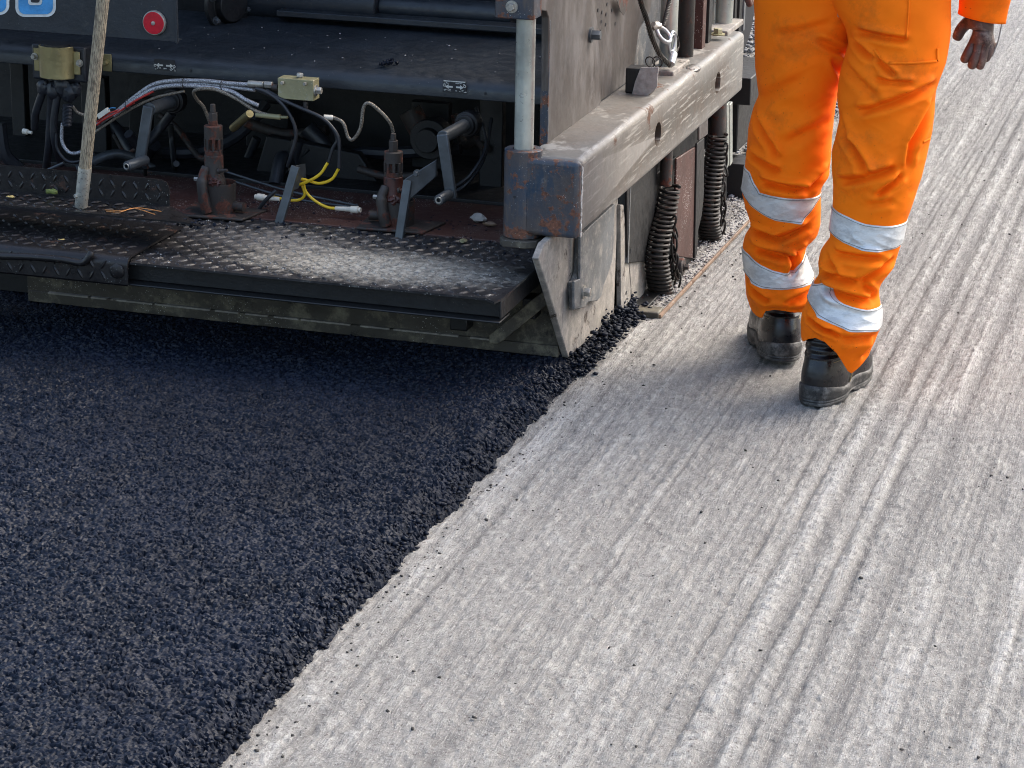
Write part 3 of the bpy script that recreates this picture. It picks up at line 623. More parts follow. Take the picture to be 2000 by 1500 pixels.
hose('red_cable', [(188, 245, Yh+.01), (205, 232, Yh-.002), (232, 218, Yh-.004), (262, 198, Yh-.008), (300, 178, Yh-.006)], .0028, m_red)
hose('red_cable', [(190, 238, Yh+.01), (212, 222, Yh-.004), (240, 212, Yh-.004), (262, 201, Yh-.006)], .002, m_red)
hose('blue_wire', [(208, 215, Yh-.004), (217, 211, Yh-.006), (226, 211, Yh-.004)], .0012, m_lblue)
MB().bar(AY(192, 228, Yh-.004), AY(212, 214, Yh-.004), .012, .01).build('connector', m_whiteplastic, pv, .001)
for x, y in ((360, 163), (435, 168), (249, 205), (191, 240)):
    MB().ring(AY(x, y, Yh-.001), (1, 0, .15), .012, .0013, 18, 6).build('cable_tie', m_rubber, pv)
MB().tube([AY(485, 163, Yh), AY(515, 165, Yh)], .0075, 14).tube([AY(517, 165, Yh), AY(532, 166, Yh)], .0085, 6).build('hose_fitting', m_zinc, pv, .0008)
# valve block
vb = MB()
p0 = AY(542, 152, Yh-.01); p1 = AY(612, 198, Yh-.01)
vb.box(p0, (p1.x, Yh+.03, p1.z)); vbo = vb.build('valve_block', m_goldblock, pv, .0015)
for x, y in ((553, 161), (597, 163)): hexbolt(AY(x, y, Yh-.01), FY, .0045, .008, False).build('bolt', m_zinc, vbo)
hexbolt(Vector(((p0.x+p1.x)/2+.004, Yh+.01, p0.z)), (0, 0, 1), .0085, .009, False).build('bolt', m_zinc, vbo)
hexbolt(Vector((p1.x, Yh+.005, p0.z-.026)), FX, .009, .012).build('bolt', m_zinc, vbo)
MB().tube([AY(532, 170, Yh), AY(543, 171, Yh)], .008, 12).build('port', m_iron, vbo)
MB().tube([AY(597, 198, Yh), AY(597, 212, Yh)], .006, 10).build('port', m_iron, vbo)
MB().tube([AY(500, 224, Yh+.0), AY(548, 229, Yh)], .0062, 12).tube([AY(548, 229, Yh), AY(562, 229, Yh)], .0035, 10).build('hose_fitting', m_goldblock, pv, .0005)
MB().tube([AY(455, 250, 5.5), AY(488, 222, 5.43)], .010, 12).build('hose_fitting', m_gold, pv, .0005)
# black and yellow cables
hose('black_cable', [(500, 173, Yh-.008), (520, 180, Yh-.012), (548, 200, Yh-.014), (570, 232, Yh-.012), (578, 265, Yh-.01), (568, 305, Yh-.01), (562, 325, Yh)], .0045, m_rubber)
hose('black_cable', [(505, 176, Yh-.008), (535, 188, Yh-.012), (580, 208, Yh-.012), (625, 228, Yh-.012), (648, 248, Yh-.01), (662, 275, Yh-.01), (662, 328, Yh-.01)], .0045, m_rubber)
hose('black_cable', [(520, 176, Yh-.004), (560, 198, Yh-.008), (605, 218, Yh-.01), (640, 238, Yh-.01), (658, 270, Yh-.008), (650, 290, Yh-.008), (642, 316, Yh-.008)], .004, m_rubber)
hose('yellow_cable', [(640, 318, Yh-.008), (625, 340, Yh-.01), (600, 355, Yh-.014), (583, 360, Yh-.012), (587, 350, Yh-.006), (605, 354, Yh-.006), (625, 358, Yh-.006), (648, 350, Yh-.008), (661, 330, Yh-.01)], .0036, m_yellow)
hose('yellow_cable', [(590, 362, Yh-.004), (595, 380, Yh-.002), (585, 390, Yh), (565, 391, Yh), (535, 385, Yh+.01)], .0034, m_yellow)
hose('yellow_cable', [(592, 355, Yh-.004), (598, 375, Yh-.002), (615, 392, Yh), (640, 405, Yh), (660, 407, Yh)], .0034, m_yellow)
hose('black_cable', [(540, 372, Yh+.0), (525, 385, Yh-.005), (508, 405, Yh-.004), (500, 425, Yh), (495, 438, Yh+.02)], .005, m_rubber)
def plug(x0, y0, x1, y1):
    a_ = AY(x0, y0, Yh); b_ = AY(x1, y1, Yh); L_ = (b_-a_).length
    MB().lathe(a_, b_-a_, [(0, .005), (L_*.6, .0062), (L_*.62, .0085), (L_*.9, .0085), (L_*.92, .006), (L_, .006)], 16).build('connector', m_whiteplastic, pv)
plug(655, 407, 705, 410); plug(546, 389, 498, 384)
hose('thin_pipe', [(440, 335, Yh+.12), (560, 372, Yh+.12), (700, 402, Yh+.1)], .003, m_greygun); hose('thin_pipe', [(450, 352, Yh+.12), (560, 385, Yh+.12), (690, 405, Yh+.1)], .003, m_greygun)
# tan swan-neck hose
hose('tan_hose', [(650, 229, Yh+.02), (670, 240, Yh+.02), (680, 268, Yh+.02), (690, 272, Yh+.02), (704, 250, Yh+.02), (710, 210, Yh+.02), (722, 202, Yh+.02), (745, 220, Yh+.03), (762, 240, Yh+.04), (768, 258, Yh+.05)], .0042, m_braid2, n=10)
MB().tube([AY(632, 229, Yh+.01), AY(650, 230, Yh+.02)], .0065, 10).build('hose_fitting', m_whiteplastic, pv, .0005)
# burners
def burner(cx, ybase, ytop, bowl):
    Yb = AZ(cx, ybase, ZS+.01).y; base = AY(cx, ybase, Yb); top = AY(cx, ytop, Yb); Ht = top.z-base.z; k = Ht
    cap0 = k*.66; bx = base.x; 
    bo = MB().lathe((bx, Yb, base.z), (0, 0, 1), [(0, .024), (k*.25, .023), (k*.27, .028), (k*.36, .026), (k*.40, .0225), (k*.62, .0225), (k*.63, .020)], 28).build('burner', m_redpaint if not bowl else m_iron, pv, .001)
    # slotted sleeve built as pillars between two rings
    sl_ = MB().lathe((bx, Yb, base.z+k*.80), (0, 0, 1), [(0, .022), (k*.14, .022), (k*.145, .020), (k*.145, .009)], 28)
    sl_.lathe((bx, Yb, base.z+k*.625), (0, 0, 1), [(0, .0215), (k*.06, .0215)], 28)
    for i in range(9):
        an = R(40*i+12); c_ = Vector((bx+.0195*math.cos(an), Yb+.0195*math.sin(an), 0)); sl_.bar((c_.x, c_.y, base.z+k*.67), (c_.x, c_.y, base.z+k*.81), .006, .006, (math.cos(an), math.sin(an), 0))
    sl_.lathe((bx, Yb, base.z+k*.66), (0, 0, 1), [(0, .011), (k*.16, .011)], 16)
    sl_.build('slotted_sleeve', m_iron, bo, .0008)
    nt_ = MB().lathe((bx, Yb, base.z+k*.945), (0, 0, 1), [(0, .0115), (k*.14, .0115)], 6).lathe((bx, Yb, base.z+k*1.085), (0, 0, 1), [(0, .007), (k*.09, .006)], 12).build('nut', m_iron, bo, .0008)
    # side elbow, lug and bolt
    MB().tube(spline([(bx-.012, Yb-.018, base.z+k*.5), (bx-.018, Yb-.03, base.z+k*.38), (bx-.014, Yb-.034, base.z+k*.2), (bx-.006, Yb-.03, base.z+k*.02)]), [.011]*9+[.013]*8+[.014]*8, 14).build('elbow', m_iron, bo)
    MB().blob((bx+.012, Yb-.024, base.z+k*.34), .014, (1.1, .8, .8), .25, 3).build('lug', m_redpaint, bo)
    hexbolt((bx+.02, Yb-.02, base.z+k*.47), (1, -.2, .2), .0045, .02).build('bolt', m_iron, bo)
    hexbolt((bx-.022, Yb-.02, base.z+k*.36), (-1, -.2, .05), .0055, .016).build('bolt', m_zinc, bo)
    # bowl and outlet
    MB().lathe((bx+.012, Yb+.005, base.z-.004), (0, 0, 1), [(0, .036), (k*.34, .038), (k*.34, .0355), (.004, .034)], 36).build('bowl', m_iron, bo)
    MB().tube([(bx+.0, Yb+.01, base.z+.016), (bx+(.075 if bowl else -.060), Yb-.0, base.z+.016)], .011, 14).build('outlet', m_iron, bo)
    MB().prism([(bx-.07, Yb-.06, ZS+.004), (bx+.09, Yb-.05, ZS+.004), (bx+.11, Yb+.06, ZS+.004), (bx-.08, Yb+.06, ZS+.004)], (0, 0, .006)).build('mounting_flange', m_iron, bo, .002)
burner(420, 412, 235, True); burner(768, 437, 287, False)
# levers
def lever(pts_, w_, Yv):
    m = MB(); a_, b_ = AY(*pts_[0], Yv), AY(*pts_[1], Yv-.03)
    m.bar(b_, a_, w_, .012); 
    return m
lv = lever([(578, 325), (541, 450)], .02, 5.35); lv.prism([AY(563, 328, 5.35), AY(583, 322, 5.38), AY(585, 355, 5.42), AY(568, 372, 5.36)], (.01, .02, 0)); lv.build('lever', m_greygun, pv, .002)
lv = lever([(797, 352), (779, 470)], .02, 5.32); lv.prism([AY(790, 350, 5.32), AY(852, 312, 5.36), AY(852, 345, 5.36), AY(798, 392, 5.32)], (0, .012, 0)); lv.build('lever', m_greygun, pv, .002)
hexbolt(AY(815, 338, 5.32), FY, .006, .01).build('bolt', m_greygun, pv)
def crank(s0, s1, a1_, g0, g1, Yv, w_):
    S0, S1, A_, G0, G1 = AY(*s0, Yv+.16), AY(*s1, Yv), AY(*a1_, Yv-.01), AY(*g0, Yv-.01), AY(*g1, Yv-.09)
    o = MB().bar(S1+Vector((0, -.004, .008)), A_, w_, .012).build('crank_handle', m_greygun, pv, .003)
    MB().tube([S0, S1], .0155, 20).build('shaft', m_greygun, o, .002); MB().lathe(S0, S1-S0, [(0, .03), (.03, .03), (.03, .024), (.04, .024)], 24).build('hub', m_black, o, .002)
    MB().lathe(G0, G1-G0, [(0, .011), (.005, .0125), ((G1-G0).length-.004, .0125), ((G1-G0).length, .010), ((G1-G0).length, .005), ((G1-G0).length-.01, .004)], 20).build('grip', m_greygun, o)
    MB().ring(G1+Vector((0, -.001, 0)), G1-G0, .0065, .0018, 16, 6).build('grip_ring', m_zinc, o)
    return o
crank((345, 195), (292, 213), (274, 312), (285, 312), (247, 325), 5.40, .027)
crank((920, 238), (865, 268), (882, 388), (878, 378), (857, 391), 5.36, .027)
# small debris on the base plate (parts of nothing)
def thing_mesh(mb, name, mat, label, cat, group=None, **k): return tag(mb.build(name, mat, None, **k), label, cat, group)
pz = lambda x, y, z: AZ(x, y, z)
thing_mesh(MB().blob(pz(933, 425, ZS+.016), .016, (1.1, .7, .65), .3, 2).blob(pz(943, 427, ZS+.014), .010, (1, .8, .7), .3, 2), 'debris_lump', m_debris, 'grey crumbly lump lying on the oxide red plate left of the blue cylinder', 'debris')
thing_mesh(MB().blob(pz(958, 437, ZS+.012), .014, (1.3, .6, .35), .3, 2), 'debris_chip', m_board, 'flat tan chip touching the foot of the blue cylinder', 'debris')
thing_mesh(MB().blob(pz(905, 470, ZS+.006), .009, (1, 1, .6), .2, 2), 'debris_chip', m_goldblock, 'small yellowish nut lying at the back of the step plate', 'debris')
b = MB()
for i in range(14): b.blob(AY(755+random.gauss(0, 7), 128+random.gauss(0, 5), YC+.08), random.uniform(.003, .006), (1, 1, 1), .3, 1)
zz = zc+.008
b = MB(); cc = AZ(755, 128, zc+.005)
for i in range(16): b.blob((cc.x+random.gauss(0, .009), cc.y+random.gauss(0, .012), zc+.009+random.uniform(0, .006)), random.uniform(.003, .006), (1, 1, 1), .3, 1)
thing_mesh(b, 'asphalt_clump', m_asph, 'small black asphalt clump on top of the dark blue crossmember', 'asphalt clump')
b = MB(); cc = pz(372, 428, ZU)
for i in range(30): b.blob((cc.x+random.gauss(0, .02), cc.y+random.uniform(-.01, .03), ZS+.0+random.uniform(.055, .07)), random.uniform(.003, .006), (1, 1, .8), .3, 1)
thing_mesh(b, 'asphalt_clump', m_asph, 'black asphalt crumbs at the right tip of the upper tread step', 'asphalt clump')
n = 260; P_ = []
for i in range(n):
    x = random.gauss(-1.95, .28); 
    if x > bb.x-.01 or x < a.x-.1: x = random.uniform(a.x, bb.x-.02)
    P_.append((x, random.uniform(yf+.01, yf+.5), ZS+.001))
scatter('step_grit', np.array(P_), rng.uniform(.001, .0028, n), m_gravel, 'pale cement crumbs scattered over the step plate', seed=12)
P_ = [(random.gauss(-1.9, .35), random.uniform(yf+.3, yf+.62), ZS+.004) for i in range(220)]; P_ = [p for p in P_ if p[0] < bb.x-.03]
scatter('step_crumbs', np.array(P_), rng.uniform(.0015, .005, len(P_)), m_asph, 'black asphalt crumbs at the back of the step plate', seed=13)
P_ = [(random.uniform(-2.6, -1.55), random.uniform(YC+.02, YC+.32), 0) for i in range(50)]; P_ = [(x, y, zc+.002+(y-YC-.02)*.0875) for x, y, z in P_]
scatter('crossmember_grit', np.array(P_), rng.uniform(.001, .0028, len(P_)), m_gravel, 'pale and dark crumbs on the crossmember', seed=14)
# ---- cylinder, beam and side gear
YB = 5.06
cc = AY(1009, 480, YB); top = AY(1009, 297, YB)
rcy = (AY(1046, 400, YB)-AY(974, 400, YB)).x/2
XC = cc.x; YCy = YB+rcy; ZB0, ZB1 = .368, .538
XO = -1.38
hz = MB().lathe((XC, YCy, ZB0-.012), (0, 0, 1), [(0, rcy), (ZB1-ZB0+.022, rcy), (ZB1-ZB0+.024, rcy-.003), (ZB1-ZB0+.024, .024), (ZB1-ZB0, .024)], 40).build('cylinder_housing', m_rustblue, pv)
MB().lathe((XC-rcy*.15, YCy-rcy*.985, .45), FY, [(0, .0035), (.0008, .0035)], 10).build('drain_hole', m_rubber, hz)
ft = MB(); ft.prism([(XC-rcy-.002, YB-.004+.02, ZB0-.03), (XC-rcy+.012, YB-.008, ZB0-.03), (XC+.02, YB-.008, ZB0-.03), (XC+rcy+.002, YB+.006, ZB0-.03), (XC+rcy+.01, YB+.07, ZB0-.03), (XC-rcy-.002, YB+.07, ZB0-.03)], (0, 0, .016)).build('foot_plate', m_screed, pv, .002)
rod = MB().lathe((XC, YCy, ZB1), (0, 0, 1), [(0, .0212), (.6, .0212)], 32).build('guide_rod', m_rod, pv)
bk = MB().box(AY(966, 35, YCy-.03), tuple(Vector(AY(1046, -150, YCy-.03))+Vector((0, .06, 0)))).build('rod_bracket', m_rustblue, pv, .003)
hexbolt(AY(1000, 13, YCy-.03), FY, .009, .012, True).build('bolt', m_zinc, bk)
bm_ = MB().box((XC+.002, YB+.028, ZB0), (XO, 6.78, ZB1)).build('side_beam', m_bare, pv)
def cut(o, cutters):
    cs = []
    for c_ in cutters:
        co = c_.build('cutter', m_rubber, o.parent); m = o.modifiers.new('b', 'BOOLEAN'); m.object = co; m.operation = 'DIFFERENCE'; m.solver = 'EXACT'; cs.append(co)
    dg = bpy.context.evaluated_depsgraph_get(); dg.update(); me = bpy.data.meshes.new_from_object(o.evaluated_get(dg)); o.modifiers.clear(); o.data = me
    for c_ in cs: bpy.data.objects.remove(c_)
def oval(cx, cy, h_, w_):
    c_ = AX(cx, cy, XO); return MB().prism([(XO+.01, c_.y+w_/2*math.cos(R(k))*(1), c_.z+h_/2*math.sin(R(k))) for k in range(0, 360, 15)], (-.12, 0, 0))
m = bm_.modifiers.new('bevel', 'BEVEL'); m.width = .017; m.segments = 5; m.limit_method = 'ANGLE'; m.angle_limit = R(35)
cut(bm_, [oval(1285, 262, .058, .066), oval(1402, 162, .058, .066)])
bm_.data.shade_smooth(); bm_.data.set_sharp_from_angle(angle=R(50))
for x, y in ((1285, 260), (1402, 160)):
    c_ = AX(x, y, XO-.045); MB().box((XO-.109, c_.y-.045, c_.z-.04), (XO-.105, c_.y+.045, c_.z+.03)).build('slot_backing', m_rubber, bm_)
cp = MB().prism([(XC+.01, YB+.03, ZB0-.001)]+[(XO+.0015-.022+.022*math.cos(R(k)), YB+.008+.022-.022*math.sin(R(-k)) if False else YB+.006+.022-.022*math.sin(R(k)), ZB0-.001) for k in range(90, -1, -15)]+[(XO+.0015, YB+.034, ZB0-.001), (XO-.004, YB+.036, ZB0-.001)], (0, 0, ZB1-ZB0+.001))
cp = MB().box((XC+.01, YB+.004, ZB0-.002), (XO+.0015, YB+.030, ZB1-.001)).build('beam_end', m_rustblue, pv, .011, seg=4)
# chipped bright weld down the front corner
w_ = MB(); z = ZB0+.004
while z < ZB1-.02:
    w_.blob((XO+.001, YB+.029+random.uniform(-.002, .002), z), random.uniform(.003, .005), (.5, .9, 1.6), .3, 1); z += .006
w_.build('corner_weld', plain('chipped pale primer', (.6, .58, .55), .6, 0, 90, .7), pv)
# frame plate standing on the beam
XF = -1.495
def pxs(pts, Xv, th, name, mat, parent=pv, bevel=.002): return MB().prism([AX(x, y, Xv) for x, y in pts], (-th, 0, 0)).build(name, mat, parent, bevel)
pxs([(1070, 292), (1072, 34), (1068, 22), (1058, 20), (1046, 26), (1046, -150), (1160, -150), (1162, 0), (1168, 60), (1172, 120), (1174, 200), (1156, 232), (1154, 244)], XF, .017, 'frame_plate', m_plate)
ep2 = AX(1070, 150, XF+.0012)
z0_ = AX(1070, 291, XF).z; z1_ = AX(1072, 40, XF).z
yE = AX(1070, 290, XF).y
MB().box((XF-.0175, yE-.006, z0_), (XF+.0006, yE+.0005, z1_)).build('plate_edge', m_rustblue, pv)
p2 = pxs([(1150, -150), (1290, -150), (1270, 20), (1247, 60), (1242, 100), (1237, 140), (1229, 157), (1152, 211)], XF-.012, .012, 'frame_plate', m_plate, bevel=0)
for x, y in ((1160, 15), (1168, 20), (1176, 24), (1184, 28), (1175, 42), (1183, 48), (1173, 62), (1202, 46), (1195, 20), (1186, 8)):
    c_ = AX(x, y, XF-.0112); MB().lathe(c_, FX, [(0, .0045), (.0006, .0045)], 12).build('bolt_hole', m_rubber, p2)
hexbolt(AX(1153, 68, XF+.0), FX, .012, .02).build('bolt', m_greygun, p2)
MB().prism([AX(x, y, XF+.0015) for x, y in [(1205, 0), (1212, 22), (1218, 30), (1224, 20), (1226, 0)]], (-.001, 0, 0)).build('grease_stain', m_iron, p2)
pxs([(1235, 166), (1244, 60), (1300, -60), (1340, -60), (1325, 150)], XF-.04, .008, 'side_sheet', m_greyblue)
pxs([(1154, 237), (1250, 172), (1250, 181), (1156, 246)], XF+.02, .03, 'rail', m_dusty)
# pipes and bars rising from the beam
def vpipe(cx, wpx, yb_, Xv, name, mat, ztop=1.15, dz=0):
    p = AX(cx, yb_, Xv); r = wpx/2/F*(p-O).length
    return MB().lathe((p.x, p.y, p.z+dz), (0, 0, 1), [(0, r), (ztop-p.z, r)], 24).build(name, mat, pv)
vpipe(1303, 34, 146, -1.45, 'guide_rod', m_rod)
vpipe(1337, 32, 132, -1.45, 'pipe', m_chain)
def vbar(x0, x1, yb_, Xv, name, mat, d=.04, ztop=1.15):
    p = AX(x0, yb_, Xv); q_ = at(x1, yb_, 1, p.y)
    MB().box((p.x, p.y, p.z-.01), (q_.x, p.y+d, ztop)).build(name, mat, pv, .002)
vbar(1353, 1370, 112, -1.455, 'post', m_darkred); vbar(1371, 1382, 106, -1.45, 'post', m_black)
vpipe(1413, 34, 58, -1.45, 'guide_rod', m_rod)
vbar(1386, 1394, 66, -1.48, 'post', m_rod, .02); vbar(1431, 1434, 54, -1.44, 'post', m_black, .03); vbar(1436, 1443, 54, -1.44, 'post', m_black, .03); vbar(1448, 1452, 54, -1.43, 'post', m_greyblue, .02)
def bplate(x0, y0, x1, y1, mat, name, zoff=.0):
    a_ = AZ(x0, y0, ZB1+.012); b_ = AZ(x1, y1, ZB1+.012); MB().box((min(a_.x, b_.x), min(a_.y, b_.y), ZB1-.002), (max(a_.x, b_.x), max(a_.y, b_.y), ZB1+.012)).build(name, mat, pv, .002)
pc = AX(1303, 146, -1.45); MB().box((-1.49, pc.y-.08, ZB1-.003), (-1.415, pc.y+.10, ZB1+.011)).build('rod_foot', m_dusty, pv, .003)
pc2 = AX(1413, 58, -1.45); ff = MB().box((-1.50, pc2.y-.13, ZB1-.003), (-1.41, pc2.y+.08, ZB1+.013)).build('rod_foot', m_dusty, pv, .003)
hexbolt(AZ(1402, 68, ZB1+.013), (0, 0, 1), .013, .014).build('bolt', m_goldblock, ff)
MB().blob(AZ(1368, 132, ZB1)+Vector((-.02,0,-.004)), .02, (1, 1.8, .5), .1, 3).build('weld_bump', m_bare, pv)
hexbolt(AX(1388, 120, XO-.03)+Vector((0, 0, .01)), (1, 0, .4), .012, .012).build('bolt', m_bare, pv)
# rubber flap block
fb = MB().box(AX(1240, 135, -1.47), tuple(AX(1262, 182, -1.47)+Vector((-.03, 0, 0)))); yq = AX(1240, 182, -1.45).y
o_ = MB().box((-1.475, yq, ZB1-.0), (-1.412, yq+.05, ZB1+.062)).build('stop_block', m_black, pv, .003)
pl_ = [AY(x, y, yq-.006) for x, y in [(1251, 132), (1286, 131), (1283, 170), (1275, 180), (1262, 188), (1247, 189), (1234, 184), (1240, 160)]]
MB().prism(pl_, (0, .005, 0)).build('flap', m_debris, o_, .001)
for dx_ in (0, 14): MB().ring(AY(1270+dx_, 121, yq+.005), (.3, 1, .2), .013, .0016, 20, 6).build('wire_ring', m_chain, o_)
# wire ropes, shackle, thimble, ferrule
def rope(pts_, Xv, r, name='wire_rope'):
    c_ = spline([AX(x, y, Xv) for x, y in pts_], 14); m = MB(); t_ = 0; n_ = len(c_)
    for s_ in range(4):
        q_ = []
        for i, p in enumerate(c_):
            an = i*.75+s_*math.pi/2; d = (c_[min(i+1, n_-1)]-c_[max(i-1, 0)]).normalized(); a_ = Vector((0, 1, 0)); a_ = (a_-d*a_.dot(d)).normalized(); b_ = d.cross(a_)
            q_.append(p+(a_*math.cos(an)+b_*math.sin(an))*r*.5)
        m.tube(q_, r*.55, 7)
    m.build(name, m_chain, pv)
rope([(1243, -40), (1252, 5), (1262, 35), (1274, 75), (1290, 108), (1309, 128)], -1.43, .0066)
rope([(1312, -40), (1308, 0), (1300, 35), (1296, 52)], -1.43, .0062)
rope([(1318, 66), (1323, 76), (1324, 92), (1318, 106)], -1.43, .004)
m_shackle = plain('galvanised shackle', (.45, .47, .49), .32, .7, 50, .7)
sc = AX(1296, 68, -1.425)
sh = MB(); sh.ring(sc, (.9, -.3, .5), .017, .0055, 22, 10, 1.5, up=(.2, .6, -.6)).build('shackle', m_shackle, pv)
tm = MB().ring(AX(1313, 84, -1.43), (1, -.2, 0), .0185, .0035, 22, 8, 1.55, up=(0, .15, 1)).ring(AX(1313, 84, -1.43), (1, -.2, 0), .0145, .003, 22, 8, 1.5, up=(0, .15, 1)).build('thimble', m_shackle, pv)
MB().tube([AX(1316, 104, -1.425), AX(1310, 126, -1.425)], .0105, 14).build('ferrule', m_shackle, pv, .002)
MB().blob(AX(1280, 50, -1.43), .016, (1, 1.2, .7), .25, 2).build('shackle_pin', m_zinc, pv)
# ---- gear hanging below the beam
XG = -1.425
g1 = pxs([(1225, 340), (1284, 300), (1284, 395), (1281, 452), (1266, 510), (1226, 514)], XG, .006, 'guard_plate', m_black)
q_ = AX(1226, 514, XG); q2_ = AX(1226, 400, XG); MB().box((XG-.03, q_.y-.002, q_.z), (XG+.001, q_.y+.006, ZB0)).build('flange_strip', m_greyblue, g1)
MB().lathe(AX(1232, 490, XG+.001), FX, [(0, .006), (.0006, .006)], 12).build('bolt_hole', m_rubber, g1)
l1 = pxs([(1212, 400), (1218, 400), (1232, 560), (1232, 596), (1224, 608), (1213, 600)], XG-.006, .012, 'guide_plate', m_dusty)
l2 = pxs([(1229, 500), (1264, 495), (1262, 560), (1252, 590), (1243, 620), (1236, 618)], XG-.008, .006, 'guide_plate', m_dusty)
MB().lathe(AX(1223, 572, XG-.0055), FX, [(0, .005), (.0006, .005)], 12).build('bolt_hole', m_rubber, l1)
MB().box((-1.56, 5.67, .02), (-1.46, 6.6, .42)).build('side_box', m_black, pv)
def spring(cs, wtop, wbot, Xv, turns, name='spring', wire=.0045):
    c_ = spline([AX(x, y, Xv) for x, y in cs], 60); n_ = len(c_); L_ = [0]
    for i in range(1, n_): L_.append(L_[-1]+(c_[i]-c_[i-1]).length)
    N = turns*18; pts_ = []
    rt = wtop/2/F*(c_[0]-O).length; rb = wbot/2/F*(c_[-1]-O).length
    for k in range(N+1):
        s_ = k/N; s2 = s_; target = s2*L_[-1]; i = min(np.searchsorted(L_, target), n_-1); i0 = max(i-1, 0)
        f = 0 if L_[i] == L_[i0] else (target-L_[i0])/(L_[i]-L_[i0]); p = c_[i0].lerp(c_[i], f)
        an = 2*math.pi*turns*s_; r = rt+(rb-rt)*s_
        pts_.append(p+Vector((math.cos(an)*r, math.sin(an)*r, 0)))
    return MB().tube(pts_, wire, 7).build(name, m_chain, pv)
spring([(1309, 364), (1301, 410), (1290, 455), (1283, 500), (1288, 550), (1297, 590)], 36, 46, -1.40, 27)
spring([(1402, 262), (1396, 310), (1387, 370), (1383, 430), (1392, 484)], 34, 42, -1.40, 30)
def core(cs, Xv, wpx, name='spring_core'): 
    c_ = [AX(x, y, Xv) for x, y in cs]; MB().tube(spline(c_, 6), wpx/2/F*(c_[0]-O).length, 14).build(name, m_black, pv)
core([(1299, 430), (1290, 455), (1283, 500), (1288, 550), (1296, 585)], -1.40, 22); core([(1396, 310), (1387, 370), (1383, 430), (1390, 478)], -1.40, 20)
p = AX(1300, 362, -1.405); MB().lathe(p, (0, 0, 1), [(0, .0155), (ZB0-p.z+.01, .0155)], 20).build('spring_seat', m_iron, pv)
p = AX(1401, 262, -1.405); MB().lathe(p, (0, 0, 1), [(0, .022), (ZB0-p.z+.01, .022)], 20).build('spring_seat', m_iron, pv)
def chain(cs, Xv, nl, name='chain'):
    c_ = spline([AX(x, y, Xv) for x, y in cs], 20); n_ = len(c_); m = MB()
    for k in range(nl):
        i = int((k+.5)/nl*(n_-1)); i1 = min(i+1, n_-1); d = (c_[i1]-c_[i1-1]).normalized(); L_ = sum((c_[j+1]-c_[j]).length for j in range(n_-1))/nl
        ax = Vector((1, -.3, 0)) if k % 2 else Vector((.3, 1, 0))
        m.ring(c_[i], ax, .0075, .0030, 16, 7, L_*.66/.0075, up=d)
    m.build(name, m_chain, pv)
chain([(1310, 432), (1318, 455), (1316, 490), (1319, 520), (1323, 550), (1330, 588)], -1.375, 8)
chain([(1414, 285), (1417, 315), (1410, 345), (1412, 380), (1413, 410), (1411, 440), (1416, 472)], -1.375, 10)
g2 = pxs([(1322, 310), (1361, 285), (1359, 420), (1354, 505), (1317, 500)], -1.395, .006, 'guard_plate', m_darkred)
g3 = pxs([(1362, 280), (1376, 268), (1375, 380), (1371, 420), (1364, 450), (1362, 495), (1357, 512)], -1.39, .006, 'guard_plate', m_black)
pxs([(1366, 240), (1383, 232), (1383, 262), (1366, 275)], -1.385, .006, 'hook_plate', m_plate)
MB().box(tuple(AX(1318, 498, -1.40)), tuple(AX(1352, 508, -1.40)+Vector((-.05, 0, 0)))).build('roller_bracket', m_black, pv)
rc = AX(1335, 521, -1.372)
ro = MB().lathe(rc+Vector((-.03, 0, 0)), FX, [(0, .024), (.028, .024), (.031, .021), (.031, .009)], 32).build('roller', m_iron, pv)
hexbolt(rc+Vector((.001, 0, 0)), FX, .008, .01).build('bolt', m_iron, ro)
pxs([(1392, 215), (1420, 200), (1420, 400), (1413, 470), (1395, 480)], -1.455, .006, 'guard_plate', m_black)
for x0, x1, yy_ in ((1420, 1424, 330), (1426, 1431, 325)): pxs([(x0, 205), (x1, 198), (x1, yy_-8), (x0, yy_)], -1.405, .012, 'guide_strip', m_rod)
MB().box((-1.6, 7.1, .12), (-1.455, 7.5, .33)).build('step_box', m_black, pv, .004)
p = AX(1438, 212, -1.45); MB().box((-1.53, p.y-.05, .285), (-1.40, p.y+.14, .365)).build('step_box', m_black, pv, .003)
q_ = AX(1436, 385, -1.44); MB().box((-1.52, q_.y, q_.z), (-1.405, q_.y+.12, q_.z+.10)).build('step_box', m_black, pv, .003)
MB().box((-1.52, q_.y+.02, .0), (-1.43, q_.y+.10, q_.z-.001)).build('step_leg', m_goldblock, pv, .003)
# drag shoe and rusty edge strip on the road
e0 = AZ(1288, 624, 0); e1 = AZ(1463, 437, 0)
MB().prism([(-1.354, e0.y, .002), (-1.346, e0.y, .002), (-1.336, 6.75, .002), (-1.341, 6.75, .002)], (0, 0, .010)).build('edge_strip', m_board, pv, .002)
MB().box((-1.43, e0.y-.006, .002), (-1.352, e0.y+.05, .018)).build('drag_shoe', m_screed, pv, .003)
MB().box((-1.47, e0.y+.03, .004), (-1.395, e0.y+.30, .012)).build('shoe_plate', m_black, pv, .002)
